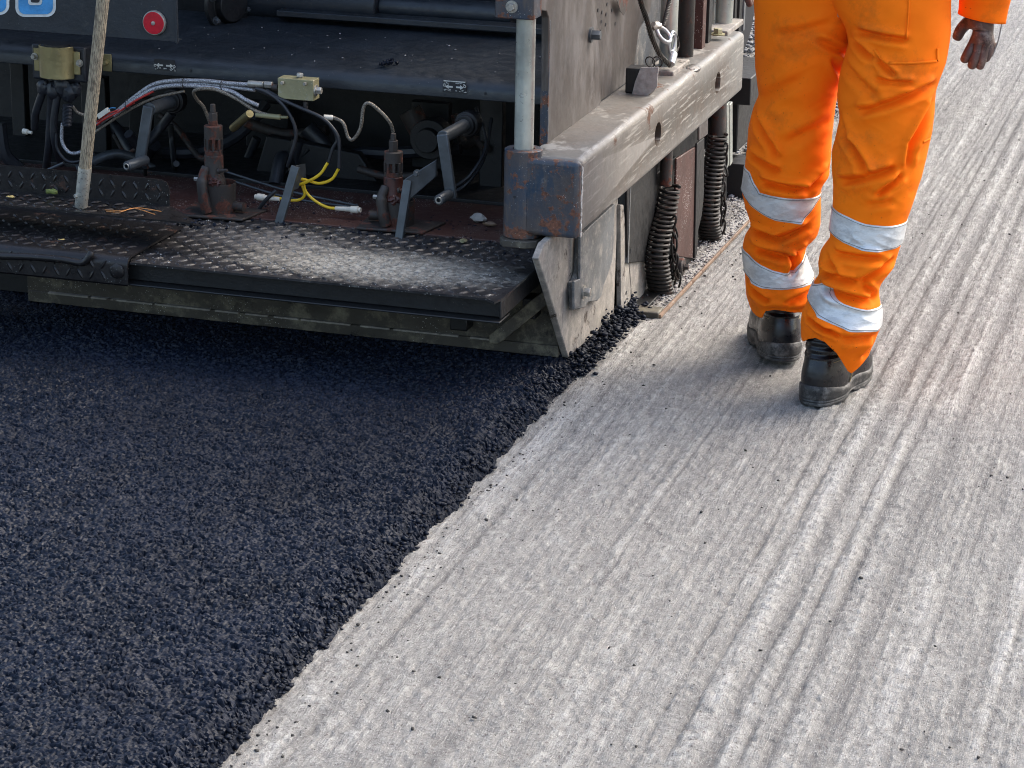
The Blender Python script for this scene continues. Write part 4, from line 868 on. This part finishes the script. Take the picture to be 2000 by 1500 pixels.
# ================================================================== wooden tool
B0 = AZ(158, 404, ZU+.002)
T1 = AY(201, 0, B0.y-.06); d = (T1-B0).normalized()
tool = empty('hand_tool', B0, 'weathered grooved wooden tool handle with steel socket, standing on the upper tread step', 'tool')
F1 = B0+d*((AY(165, 325, B0.y-.01)-B0).length)
MB().lathe(B0, d, [(0, .0135), (.004, .0148), ((F1-B0).length-.003, .0155), ((F1-B0).length, .015), ((F1-B0).length, .011)], 28).build('socket', paint('worn galvanised socket', (.72, .70, .62), rust=(.12, .09, .05), rustamt=.6, dust=(.25, .2, .1), dustamt=.6, rough=.32, metal=.7, scale=40, speck=.05, specc=(.04, .04, .03)), tool)
fl_ = []
m = MB(); a_ = d.orthogonal().normalized(); b_ = d.cross(a_); vs = []; NS = 60; Lh = 1.15
for j in range(30):
    for k in range(NS):
        an = 2*math.pi*k/NS; r = .0132+.0007*(math.cos(an*20)); vs.append(F1-d*.004+d*(Lh*j/29)+(a_*math.cos(an)+b_*math.sin(an))*r)
fs = [[j*NS+k, j*NS+(k+1) % NS, (j+1)*NS+(k+1) % NS, (j+1)*NS+k] for j in range(29) for k in range(NS)]+[[29*NS+k for k in range(NS)]]
m.add(vs, fs).build('handle', m_wood, tool, smooth=60)
hexbolt(B0+d*.03+Vector((-.008, -.011, 0)), (-.5, -1, 0), .005, .005, False).build('rivet', m_zinc, tool)
# leaves and needles on the steps
m_leafy = plain('dry yellow leaf', (.55, .42, .16), .7, 0, 90, .7); m_leafg = plain('curled green leaf', (.20, .24, .06), .6, 0, 90, .6); m_needle = plain('orange pine needle', (.50, .20, .05), .6, 0, 90, .7)
def leaf(c_, s_, mat, label, curl):
    m = MB(); n_ = 6; vs = []
    for i in range(n_+1):
        t_ = i/n_*2-1; w_ = (1-t_*t_)**.6
        for j in (-1, -.3, .3, 1): vs.append((c_.x+t_*s_, c_.y+j*w_*s_*.6, c_.z+.003+curl*abs(j)**2*s_*.5+random.uniform(0, .003)))
    fs = [[i*4+j, (i+1)*4+j, (i+1)*4+j+1, i*4+j+1] for i in range(n_) for j in range(3)]
    o = m.add(vs, fs).build('leaf', mat); mm = o.modifiers.new('thick', 'SOLIDIFY'); mm.thickness = .0008
    return tag(o, label, 'leaf')
leaf(AZ(20, 389, ZU+.002), .011, m_leafy, 'small pale yellow leaf lying near the left end of the upper tread step', .4)
leaf(AZ(101, 382, ZU+.002), .015, m_leafg, 'curled green leaf on the upper tread step, left of the tool socket', 1.2)
leaf(AZ(120, 472, ZL+.002), .008, m_leafy, 'tiny amber leaf lying on the lower tread step', .2)
for i, pts_ in enumerate(([(205, 410), (240, 411), (270, 406), (315, 413)], [(208, 413), (235, 414), (262, 407), (303, 419)])):
    tag(MB().tube(spline([AZ(x, y, ZU+.004+.006*(k in (1, 2))) for k, (x, y) in enumerate(pts_)], 6), .0011, 5).build('pine_needle', m_needle), 'thin orange pine needle lying on the upper tread step right of the tool socket', 'pine needle', 'pine needles on the step')
# ================================================================== PERSON
ps = empty('person', (-.88, 5.42, 0), 'person walking away in bright orange work trousers with silver bands, black boots and brown gloves', 'person')
YR, YLg = 5.36, 5.44
def prof(tab, y): t_ = np.array(tab, float); return np.interp(y, t_[:, 0], t_[:, 1])
RL = [(-420, 1560), (-60, 1590), (20, 1625), (60, 1650), (90, 1655), (150, 1638), (195, 1633), (240, 1638), (270, 1631), (300, 1623), (339, 1623), (375, 1626), (407, 1625), (450, 1620), (470, 1621), (495, 1602), (520, 1596), (542, 1600), (562, 1585), (585, 1577), (595, 1575), (615, 1565), (632, 1562), (665, 1563), (720, 1572)]
RRr = [(-420, 1862), (-60, 1862), (0, 1860), (60, 1859), (114, 1850), (147, 1838), (168, 1830), (210, 1827), (249, 1823), (285, 1815), (336, 1802), (384, 1787), (422, 1773), (455, 1766), (470, 1761), (512, 1747), (540, 1727), (555, 1718), (565, 1718), (585, 1721), (607, 1725), (632, 1722), (672, 1704), (720, 1685)]
LLf = [(-420, 1470), (0, 1470), (45, 1472), (135, 1473), (192, 1481), (213, 1471), (255, 1460), (300, 1457), (345, 1452), (378, 1447), (412, 1455), (445, 1468), (467, 1453), (487, 1449), (525, 1452), (562, 1455), (582, 1456), (595, 1461), (640, 1475)]
LRr = [(-420, 1760), (-60, 1730), (20, 1690), (60, 1673), (150, 1645), (195, 1634), (255, 1627), (300, 1624), (335, 1621), (350, 1610), (367, 1604), (400, 1605), (430, 1604), (455, 1597), (472, 1579), (482, 1573), (500, 1577), (520, 1585), (540, 1594), (560, 1595), (590, 1590), (640, 1585)]
FR = [(1670, 210, 1838, 144, 9, .008), (1718, 105, 1748, 129, 7, .006), (1715, 141, 1784, 144, 7, .005), (1655, 261, 1697, 318, 9, .008), (1640, 348, 1754, 306, 9, .009), (1715, 362, 1762, 321, 7, .008), (1781, 264, 1826, 180, 8, .008),
      (1776, 300, 1781, 262, 7, .006), (1676, 54, 1775, 62, 8, .007), (1668, 75, 1700, 100, 8, .007), (1632, 486, 1725, 486, 8, .007), (1600, 525, 1672, 532, 8, .009), (1682, 532, 1745, 490, 8, .008), (1610, 552, 1707, 572, 8, .009), (1575, 612, 1620, 628, 6, .008), (1595, 614, 1640, 634, 6, .007),
      (1650, 640, 1715, 638, 9, .006), (1700, 384, 1740, 372, 9, .004), (1690, 540, 1712, 570, 7, .006), (1640, 230, 1655, 265, 9, .006), (1620, 500, 1640, 520, 7, .006), (1690, 680, 1718, 640, 7, .006), (1640, 120, 1720, 180, 12, .004)]
FL = [(1472, 219, 1520, 291, 8, .007), (1460, 297, 1520, 318, 8, .008), (1487, 342, 1580, 352, 8, .010), (1580, 352, 1622, 318, 8, .008), (1470, 446, 1520, 452, 7, .009), (1520, 452, 1580, 425, 8, .008), (1475, 475, 1550, 487, 8, .010), (1550, 487, 1577, 470, 7, .008), (1547, 514, 1555, 475, 6, .008),
      (1465, 556, 1500, 572, 7, .008), (1540, 574, 1592, 550, 8, .008), (1500, 590, 1560, 585, 8, .005), (1520, 60, 1620, 30, 12, .004), (1630, 100, 1655, 150, 8, .006), (1600, 60, 1655, 90, 9, .005), (1490, 190, 1560, 140, 14, .004), (1540, 260, 1620, 220, 12, .004)]
def foldsum(px, py, folds):
    d = np.zeros_like(px)
    for x0, y0, x1, y1, w_, am in folds:
        dx, dy = x1-x0, y1-y0; L2 = dx*dx+dy*dy; t_ = ((px-x0)*dx+(py-y0)*dy)/L2; L_ = math.sqrt(L2)
        s_ = ((px-x0)*dy-(py-y0)*dx)/L_/(w_*.85)
        end = np.exp(-(np.maximum(0, np.abs(t_-.5)-.38)*L_/(w_*1.3))**2)
        bend = 1
        d += 2.0*am*end*(-np.exp(-s_**2)+.75*np.exp(-((s_-1.7)/1.1)**2)+.45*np.exp(-((s_+1.8)/1.2)**2))
    return d
RYw = np.array([_R.x, _R.y, 0])
def leg_surface(yv, th, TL, TR_, Yp, folds, seed, grow=0., lean=0.):
    """point on a trouser leg: rings measured from the silhouette at the leg's own depth"""
    xl_, xr__ = prof(TL, yv), prof(TR_, yv); Yd = Yp+lean*np.clip((yv-60)/600, -.3, 1)
    px = (xl_+xr__)/2+(xr__-xl_)/2*np.cos(th)
    def W(xx):
        dx = _fw.x+_R.x*(xx-1000)/F-_U.x*(yv-750)/F; dy = _fw.y+_R.y*(xx-1000)/F-_U.y*(yv-750)/F; dz = _fw.z+_R.z*(xx-1000)/F-_U.z*(yv-750)/F
        k = Yd/dy; return np.stack([dx*k, Yd, CH+dz*k], -1)
    A_, B_ = W(xl_), W(xr__); Cn = (A_+B_)/2; Cn[..., 2] = (A_[..., 2]+B_[..., 2])/2
    a_ = np.linalg.norm(B_[..., :2]-A_[..., :2], axis=-1)/2*.985; bq = np.clip(a_*1.0, .062, .105)
    ct, st_ = np.cos(th), np.sin(th)
    P_ = Cn.copy(); P_[..., 0] += a_*ct*1.0+bq*st_*0; P_[..., 1] += bq*st_
    # slide depth offset along the view so the outline stays put
    P_[..., 0] += bq*st_*(Cn[..., 0]/Cn[..., 1])
    nx, ny = ct, st_*a_/bq; nl = np.sqrt(nx**2+ny**2); nx, ny = nx/nl, ny/nl
    front = np.clip(-st_*1.6+.15, 0, 1)
    dsp = foldsum(px, yv, folds)*front
    zq = P_[..., 2]
    dsp = dsp+(vnoise(th*.12+0, zq, .09, .05, seed)*.004+vnoise(th*.12, zq, .05, .03, seed+1)*.0022)
    rg = (.5-np.abs(vnoise(px+yv*.8+seed*37, yv-px*.5, 46, 20, seed+3)*2))+(.5-np.abs(vnoise(px-yv*.5+seed*11, yv+px*.6, 60, 15, seed+4)*2)); dsp = dsp+rg*.0018*np.clip(.35+(yv-20)/600, .25, 1.2)
    dsp = dsp*np.clip(.2+np.abs(st_)*1.3, 0, 1)+grow
    P_[..., 0] += nx*dsp; P_[..., 1] += ny*dsp; P_[..., 2] += dsp*0
    return P_, px
def hem_y(th, tab):
    c_ = np.cos(th); st_ = np.sin(th); t_ = np.array(tab, float); v = np.interp(c_, t_[:, 0], t_[:, 1]); bk_ = np.interp(c_, [-1, 0, 1], [t_[0, 1], 660 if t_[0, 1] > 640 else 585, t_[-1, 1]])
    return np.where(st_ < 0, v, bk_)
HR = [(-1, 668), (-.93, 666), (-.8, 655), (-.6, 647), (-.35, 650), (0, 668), (.25, 690), (.45, 706), (.6, 712), (.75, 703), (1, 682)]
HL = [(-1, 600), (-.9, 606), (-.7, 612), (-.6, 610), (-.45, 594), (-.2, 590), (.2, 590), (.6, 592), (1, 596)]
NR, NTh = 430, 260
tr_ = np.linspace(0, 1, NR); th_ = np.linspace(0, 2*np.pi, NTh, endpoint=False)
def leg_mesh(name, TL, TR_, Yp, folds, seed, hem, lean):
    Tt, Th = np.meshgrid(tr_, th_, indexing='ij'); hy = hem_y(Th, hem); yv = -330+(hy+330)*Tt
    P_, px = leg_surface(yv, Th, TL, TR_, Yp, folds, seed, 0, lean); return P_
def join_grids(name, grids, mat, parent):
    obs = [grid_obj(name, g[..., 0], g[..., 1], g[..., 2], mat, None, True, parent, True) for g in grids]
    bm = bmesh.new()
    for o in obs: bm.from_mesh(o.data)
    me = obs[0].data; bm.to_mesh(me); bm.free()
    me.polygons.foreach_set('use_smooth', np.full(len(me.polygons), True, bool))
    for o in obs[1:]: bpy.data.objects.remove(o)
    return obs[0]
def smooth_tab(tab):
    ys_ = np.arange(-420, 730, 3.); v = prof(tab, ys_); k = np.exp(-(np.arange(-4, 5)/2.2)**2); k /= k.sum(); v2 = np.convolve(np.pad(v, 4, mode='edge'), k, 'valid'); return np.stack([ys_, v2], 1)
RL, RRr, LLf, LRr = map(smooth_tab, (RL, RRr, LLf, LRr))
LEGS = {'R': (RL, RRr, YR, FR, 70, HR, -.11), 'L': (LLf, LRr, YLg, FL, 80, HL, .03)}
tro = join_grids('trousers', [leg_mesh('t', L[0], L[1], L[2], L[3], L[4], L[5], L[6]) for L in LEGS.values()], m_orange, ps)
tro['kind_note'] = ''; del tro['kind_note']
mo = tro.modifiers.new('thick', 'SOLIDIFY'); mo.thickness = .0025; mo.offset = -1
def band(leg, top, bot):
    TL, TR_, Yp, folds, seed, hem, lean = LEGS[leg]
    v = np.linspace(0, 1, 40); Vv, Th = np.meshgrid(v, th_, indexing='ij'); c_ = np.cos(Th)
    t0 = np.array(top, float); t1 = np.array(bot, float)
    ymid = (t0[:, 1].mean()+t1[:, 1].mean())/2
    xm, hw = (prof(TL, ymid)+prof(TR_, ymid))/2, (prof(TR_, ymid)-prof(TL, ymid))/2
    px = xm+hw*c_; yt = np.interp(px, t0[:, 0], t0[:, 1]); yb_ = np.interp(px, t1[:, 0], t1[:, 1]); yv = yt+(yb_-yt)*Vv
    edge_ = np.minimum(Vv, 1-Vv)*14
    P_, _ = leg_surface(yv, Th, TL, TR_, Yp, folds, seed, 0.0022*np.clip(edge_, .45, 1), lean)
    o = grid_obj('reflective_band', P_[..., 0], P_[..., 1], P_[..., 2], m_tape, None, True, tro, True); mo = o.modifiers.new('thick', 'SOLIDIFY'); mo.thickness = .001; mo.offset = -1
    for e_, (dy_) in ((yt, 3.2), (yb_, -3.2)):
        Q_, _ = leg_surface(e_[0]+dy_, th_, TL, TR_, Yp, folds, seed, .0026, lean)
        MB().tube([tuple(q) for q in np.concatenate([Q_, Q_[:1]])], .0007, 5, False).build('stitching', m_thread, tro)
    return o
m_thread = plain('grey tape thread', (.22, .22, .21), .8, 0, 300, .5)
band('R', [(1625, 407), (1660, 414), (1690, 420), (1740, 423), (1773, 422)], [(1620, 454), (1650, 463), (1690, 470), (1730, 472), (1766, 468)])
band('R', [(1578, 556), (1597, 543), (1612, 556), (1650, 573), (1690, 583), (1722, 587)], [(1574, 586), (1590, 596), (1607, 604), (1640, 614), (1665, 622), (1690, 623), (1724, 628)])
band('L', [(1447, 330), (1458, 332), (1470, 350), (1483, 364), (1530, 367), (1575, 369), (1604, 369)], [(1447, 376), (1462, 394), (1485, 406), (1510, 415), (1562, 417), (1580, 400), (1604, 372)])
band('L', [(1449, 487), (1465, 492), (1490, 505), (1512, 511), (1535, 515), (1555, 511), (1570, 492), (1585, 484)], [(1452, 535), (1470, 544), (1487, 549), (1520, 547), (1560, 541), (1590, 532)])
# pocket outline raised on the right seat and thigh
def strip(leg, pts_, wpx, name, mat, lift=.0018):
    TL, TR_, Yp, folds, seed, hem, lean = LEGS[leg]; pp = []
    for (x0, y0), (x1, y1) in zip(pts_[:-1], pts_[1:]):
        n_ = 14
        for k in range(n_+1): pp.append((x0+(x1-x0)*k/n_, y0+(y1-y0)*k/n_))
    m = MB(); L_ = []
    for sgn in (-1, 1):
        row = []
        for i, (x, y) in enumerate(pp):
            j = min(i+1, len(pp)-1); k = max(i-1, 0); dx, dy = pp[j][0]-pp[k][0], pp[j][1]-pp[k][1]; L2 = math.hypot(dx, dy) or 1
            xx, yy_ = x-dy/L2*wpx*sgn/2, y+dx/L2*wpx*sgn/2; a0_, a1_ = prof(TL, yy_), prof(TR_, yy_); c_ = np.clip((xx-(a0_+a1_)/2)/((a1_-a0_)/2), -.999, .999)
            p, _ = leg_surface(np.array([yy_]), np.array([-math.acos(c_)]), TL, TR_, Yp, folds, seed, lift, lean); row.append(tuple(p[0]))
        L_.append(row)
    n_ = len(pp); m.add(L_[0]+L_[1], [[i, i+1, n_+i+1, n_+i] for i in range(n_-1)])
    o = m.build(name, mat, tro); mo = o.modifiers.new('t', 'SOLIDIFY'); mo.thickness = .0016; mo.offset = 0
    return o
strip('R', [(1712, 84), (1722, 100), (1740, 105), (1832, 102), (1832, 78)], 5, 'pocket_seam', m_orange)
strip('R', [(1772, 60), (1776, 10), (1778, -60)], 3, 'pocket_seam', m_orange)
strip('R', [(1800, 258), (1817, 258)], 5, 'pocket_seam', m_orange)
# ---- boots
def boot(heel, head, lab=None, pitch=0.):
    """heel: ground point under the back of the heel; head: heading angle from +Y towards +X"""
    hd = Vector((math.sin(head), math.cos(head), 0)); sd_ = Vector((math.cos(head), -math.sin(head), 0)); heel = Vector(heel)
    def tw(s_, l_, z): 
        s2 = s_; z2 = z
        if pitch:
            dz = max(0, .21-s_)*math.tan(pitch); z2 = z+dz
        return heel+hd*s2+sd_*l_+Vector((0, 0, z2))
    NA = 56
    def outline(x0, x1, w_, z, toe=.5):
        out = []
        for k in range(NA):
            an = 2*math.pi*k/NA; c_ = math.cos(an); s_ = math.sin(an)
            u = (c_+1)/2; x = x0+(x1-x0)*u
            ww = w_*(1 if True else 1)
            shp = math.copysign(abs(s_)**.7, s_)*(1.0+.06*u-.20*math.exp(-((u-.45)/.15)**2)*(x1-x0 > .2))
            out.append((x, shp*ww, z))
        return out
    def loft(rings, name, mat, parent, cap=True):
        vs = [tw(*p) for r in rings for p in r]; n_ = len(rings); fs = [[i*NA+k, i*NA+(k+1) % NA, (i+1)*NA+(k+1) % NA, (i+1)*NA+k] for i in range(n_-1) for k in range(NA)]
        fs += [list(range(NA-1, -1, -1)), [(n_-1)*NA+k for k in range(NA)]]
        return MB().add(vs, fs).build(name, mat, parent, smooth=50)
    Z = [.022, .035, .05, .065, .078, .09, .102, .112, .122, .132, .142, .152, .162, .172, .2]
    X1 = [.292, .296, .294, .282, .262, .235, .205, .180, .162, .150, .143, .139, .136, .134, .13]
    X0 = [.0, -.004, -.006, -.006, -.004, .0, .005, .009, .012, .013, .013, .012, .012, .012, .014]
    Wd = [.050, .054, .055, .054, .051, .048, .046, .044, .043, .043, .043, .043, .043, .042, .040]
    rings = []
    for i in range(len(Z)-1):
        for k in range(4):
            t_ = k/4; f = lambda A_: A_[i]+(A_[i+1]-A_[i])*t_
            z = f(Z); puff = .0022*math.sin(z*2*math.pi/.017) if z > .105 else 0
            rings.append(outline(f(X0)-puff, f(X1)+puff, f(Wd)+puff, z))
    up_ = loft(rings, 'boot', m_leather, ps)
    # sole with side grooves, heel kicked a little and waist cut up
    rings = []
    for i, (z, e) in enumerate([(0, -.002), (.002, .003), (.007, .004), (.009, .0025), (.012, .0045), (.015, .003), (.018, .005), (.022, .0045), (.028, .0055), (.034, .005), (.037, .002)]):
        ring_ = []
        for k, (x, l_, _) in enumerate(outline(-.004-e, .290+e, .053+e, 0)):
            u = x/.3; arch = .010*math.exp(-((u-.40)/.07)**2) if z < .012 else 0
            wave = .005*math.cos(u*4*math.pi)*(z > .025)+.010*max(0, u-.8)*5*(z < .012)*.5+(.008*max(0, .25-u)*4)*(z > .03)
            trd = (.0025 if (k % 3 == 0) else 0)*(z < .01)
            ring_.append((x, l_*(1-trd*6), z+arch+wave*.8))
        rings.append(ring_)
    so_ = loft(rings, 'sole', m_sole, up_)
    st_ = [outline(.0, .225, .0475, z) for z in (.0955, .0975)]
    # stitched collar seam
    m = MB(); pts_ = [tw(.004+.0*0+x*1.0, l_*1.02, .096+.012*max(0, x/.22)) for x, l_, z in outline(.003, .208, .0465, 0)]
    m.tube(pts_+[pts_[0]], .0011, 6).build('stitching', plain('tan thread', (.22, .17, .08), .7, 0, 90, .8), up_)
    m = MB(); pts_ = [tw(x, l_, z) for x, l_, z in [(.10, .048, .035), (.115, .0485, .06), (.12, .047, .085), (.125, .0465, .10)]]; m.tube(spline(pts_), .0011, 6).build('stitching', plain('tan thread', (.22, .17, .08), .7, 0, 90, .8), up_)
    pts_ = [tw(.2, .0, .10), tw(.22, -.03, .092)]
    return up_
hr = AZ(1583, 800, 0); boot((hr.x, hr.y+.018, .003), R(11))
hl = AZ(1535, 722, 0); boot((hl.x-.008, hl.y+.01, .003), R(-20), pitch=R(3))
# ---- sleeve, glove, jacket, body (continuing above the picture)
YH = 5.46
def ringloft(rows, name, mat, parent, N=48, wr=0, seed=1):
    vs = []; 
    for (c_, ax_, ra, rb) in rows:
        c_ = Vector(c_); ax_ = Vector(ax_).normalized(); a_ = Vector((1, 0, 0)); a_ = (a_-ax_*a_.dot(ax_)).normalized(); b_ = ax_.cross(a_)
        for k in range(N):
            an = 2*math.pi*k/N; w2 = 1+wr*(float(vnoise(np.array(an*.3), np.array(c_.z), .25, .04, seed)))
            vs.append(c_+(a_*math.cos(an)*ra+b_*math.sin(an)*rb)*w2)
    n_ = len(rows); fs = [[i*N+k, i*N+(k+1) % N, (i+1)*N+(k+1) % N, (i+1)*N+k] for i in range(n_-1) for k in range(N)]
    o = MB().add(vs, fs).build(name, mat, parent, smooth=80); m = o.modifiers.new('t', 'SOLIDIFY'); m.thickness = .003; m.offset = -1; return o
hc = AY(1921, 32, YH); wr_ = (AY(1968, 30, YH).x-AY(1874, 30, YH).x)/2
sh_ = Vector((hc.x-.05, YH-.12, 1.40)); el = Vector((hc.x+.035, YH-.10, hc.z+.24))
rows = []
pth = spline([hc+Vector((-.003, .0, -.004)), hc+Vector((.004, -.012, .07)), el, el.lerp(sh_, .5), sh_], 12)
for i, p in enumerate(pth):
    d = (pth[min(i+1, len(pth)-1)]-pth[max(i-1, 0)]).normalized(); s_ = i/(len(pth)-1)
    ax_ = Vector((.16, 0, 1)).lerp(d, min(1, s_*5)); r = wr_*(1.0+.04*math.exp(-s_*30))+.02*s_
    rows.append((p, ax_, r, r*.82))
ringloft(rows, 'sleeve', m_orange, ps, wr=.10, seed=91)
cf = MB(); c_ = rows[0]
# glove: skinned palm and fingers
def skin(name, verts, edges, radii, mat, parent, root=0, sub=2):
    off = wloc(parent); me = bpy.data.meshes.new(name); me.from_pydata([tuple(Vector(v)-off) for v in verts], edges, []); me.materials.append(mat)
    o = bpy.data.objects.new(name, me); C.objects.link(o); o.parent = parent
    m = o.modifiers.new('skin', 'SKIN'); m.use_smooth_shade = True
    sv = me.skin_vertices[0].data
    for i, r in enumerate(radii): sv[i].radius = (r, r) if not isinstance(r, tuple) else r; sv[i].use_root = (i == root)
    m2 = o.modifiers.new('sub', 'SUBSURF'); m2.levels = sub; m2.render_levels = sub
    return o
def G(x, y, dy): return AY(x, y, YH+dy)
V = [G(1922, 20, 0), G(1921, 50, 0), G(1919, 72, 0)]; Rr = [.026, (.030, .025), (.031, .024)]; E_ = [(0, 1), (1, 2)]
fing = [[(1901, 86, -.012), (1889, 106, -.020), (1881, 122, -.014)],
        [(1911, 92, -.014), (1903, 116, -.020), (1896, 134, -.012)],
        [(1923, 92, -.012), (1918, 116, -.016), (1912, 135, -.008)],
        [(1934, 86, -.004), (1931, 104, -.008), (1923, 120, -.004)]]
for fg, r0 in zip(fing, (.0125, .013, .0125, .0115)):
    prev = 2
    for k, p in enumerate(fg):
        V.append(G(*p)); Rr.append(r0*(1-.1*k)); E_.append((prev, len(V)-1)); prev = len(V)-1
prev = 1
for k, (p, r0) in enumerate((((1893, 42, .01), .016), ((1878, 54, .012), .0145), ((1866, 80, .008), .0115))):
    V.append(G(*p)); Rr.append(r0); E_.append((prev, len(V)-1)); prev = len(V)-1
gl = skin('glove', V, E_, Rr, m_glove, ps, 1)
gs = MB(); gs.tube(spline([G(1957, 42, -.0), G(1954, 60, -.004), (G(1948, 85, -.004)), G(1938, 110, -.002)], 8), .0016, 6).build('glove_seam', m_debris, gl)
# jacket torso
hp = (AY(1665, -60, 5.40)); cx_ = hp.x
rows = [((cx_, 5.40, .945), (0, 0, 1), .215, .15), ((cx_, 5.39, 1.0), (0, 0, 1), .205, .145), ((cx_, 5.40, 1.2), (0, 0, 1), .22, .15), ((cx_, 5.41, 1.38), (0, 0, 1), .235, .14), ((cx_, 5.42, 1.47), (0, 0, 1), .17, .11), ((cx_, 5.43, 1.53), (0, 0, 1), .08, .075)]
ringloft(rows, 'jacket', m_orange, ps, wr=.06, seed=95)
# left sleeve and glove, hanging in front of the hip out of view
lh = Vector((cx_-.27, 5.62, .93)); rows = []
pth = spline([lh, Vector((cx_-.30, 5.52, 1.14)), Vector((cx_-.2, 5.42, 1.40))], 12)
for i, p in enumerate(pth):
    d = (pth[min(i+1, len(pth)-1)]-pth[max(i-1, 0)]).normalized(); rows.append((p, d, .05+.02*i/24, .045+.015*i/24))
ringloft(rows, 'sleeve', m_orange, ps, wr=.10, seed=97)
V = [lh+Vector((0, -.02, .05)), lh+Vector((0, 0, -.01)), lh+Vector((0, .01, -.045))]; Rr = [.024, .028, .028]; E_ = [(0, 1), (1, 2)]
for k in range(4):
    prev = 2
    for j in range(3): V.append(lh+Vector((-.010, -.026+.019*k, -.075-.026*j))+Vector((.010*j, .004*j, 0))); Rr.append(.0098-.0008*j); E_.append((prev, len(V)-1)); prev = len(V)-1
prev = 1
for p, r0 in (((.012, .035, -.03), .012), ((.016, .05, -.055), .011), ((.016, .052, -.08), .0095)): V.append(lh+Vector(p)); Rr.append(r0); E_.append((prev, len(V)-1)); prev = len(V)-1
skin('glove', V, E_, Rr, m_glove, ps, 1)
# body under the clothes: one continuous surface
aR = AZ(1603, 792, 0); kn = AY(1690, 400, 5.38)
bv = [(cx_, 5.40, .93), (cx_, 5.40, 1.15), (cx_, 5.41, 1.35), (cx_, 5.43, 1.50), (cx_, 5.45, 1.60), (cx_, 5.46, 1.70), (cx_, 5.46, 1.76),
      tuple(AY(1755, 60, 5.37)), tuple(AY(1700, 400, 5.38)), tuple(AY(1650, 640, 5.33)), (hr.x+.02, hr.y+.075, .10), (hr.x+.025, hr.y+.08, .07),
      tuple(AY(1570, 60, 5.42)), tuple(AY(1530, 350, 5.50)), tuple(AY(1525, 560, 5.52)), (hl.x-.015, hl.y+.075, .10), (hl.x-.015, hl.y+.08, .07),
      (cx_+.17, 5.41, 1.41), tuple(el), tuple(hc+Vector((0, 0, .03))), (cx_-.17, 5.42, 1.41), (cx_-.29, 5.52, 1.14), tuple(lh+Vector((0, 0, .04)))]
be = [(0, 1), (1, 2), (2, 3), (3, 4), (4, 5), (5, 6), (0, 7), (7, 8), (8, 9), (9, 10), (10, 11), (0, 12), (12, 13), (13, 14), (14, 15), (15, 16), (2, 17), (17, 18), (18, 19), (2, 20), (20, 21), (21, 22)]
brd = [(.10, .06), (.12, .085), (.15, .095), .055, .07, .085, .05, .045, .04, .03, .03, .028, .045, .04, .03, .03, .028, .055, .036, .024, .055, .036, .024]
body = skin('body', bv, be, brd, m_skin, ps, 0)
MB().blob((cx_, 5.445, 1.725), .10, (.9, 1.05, .95), .03, 4).build('hair', m_hair, body)
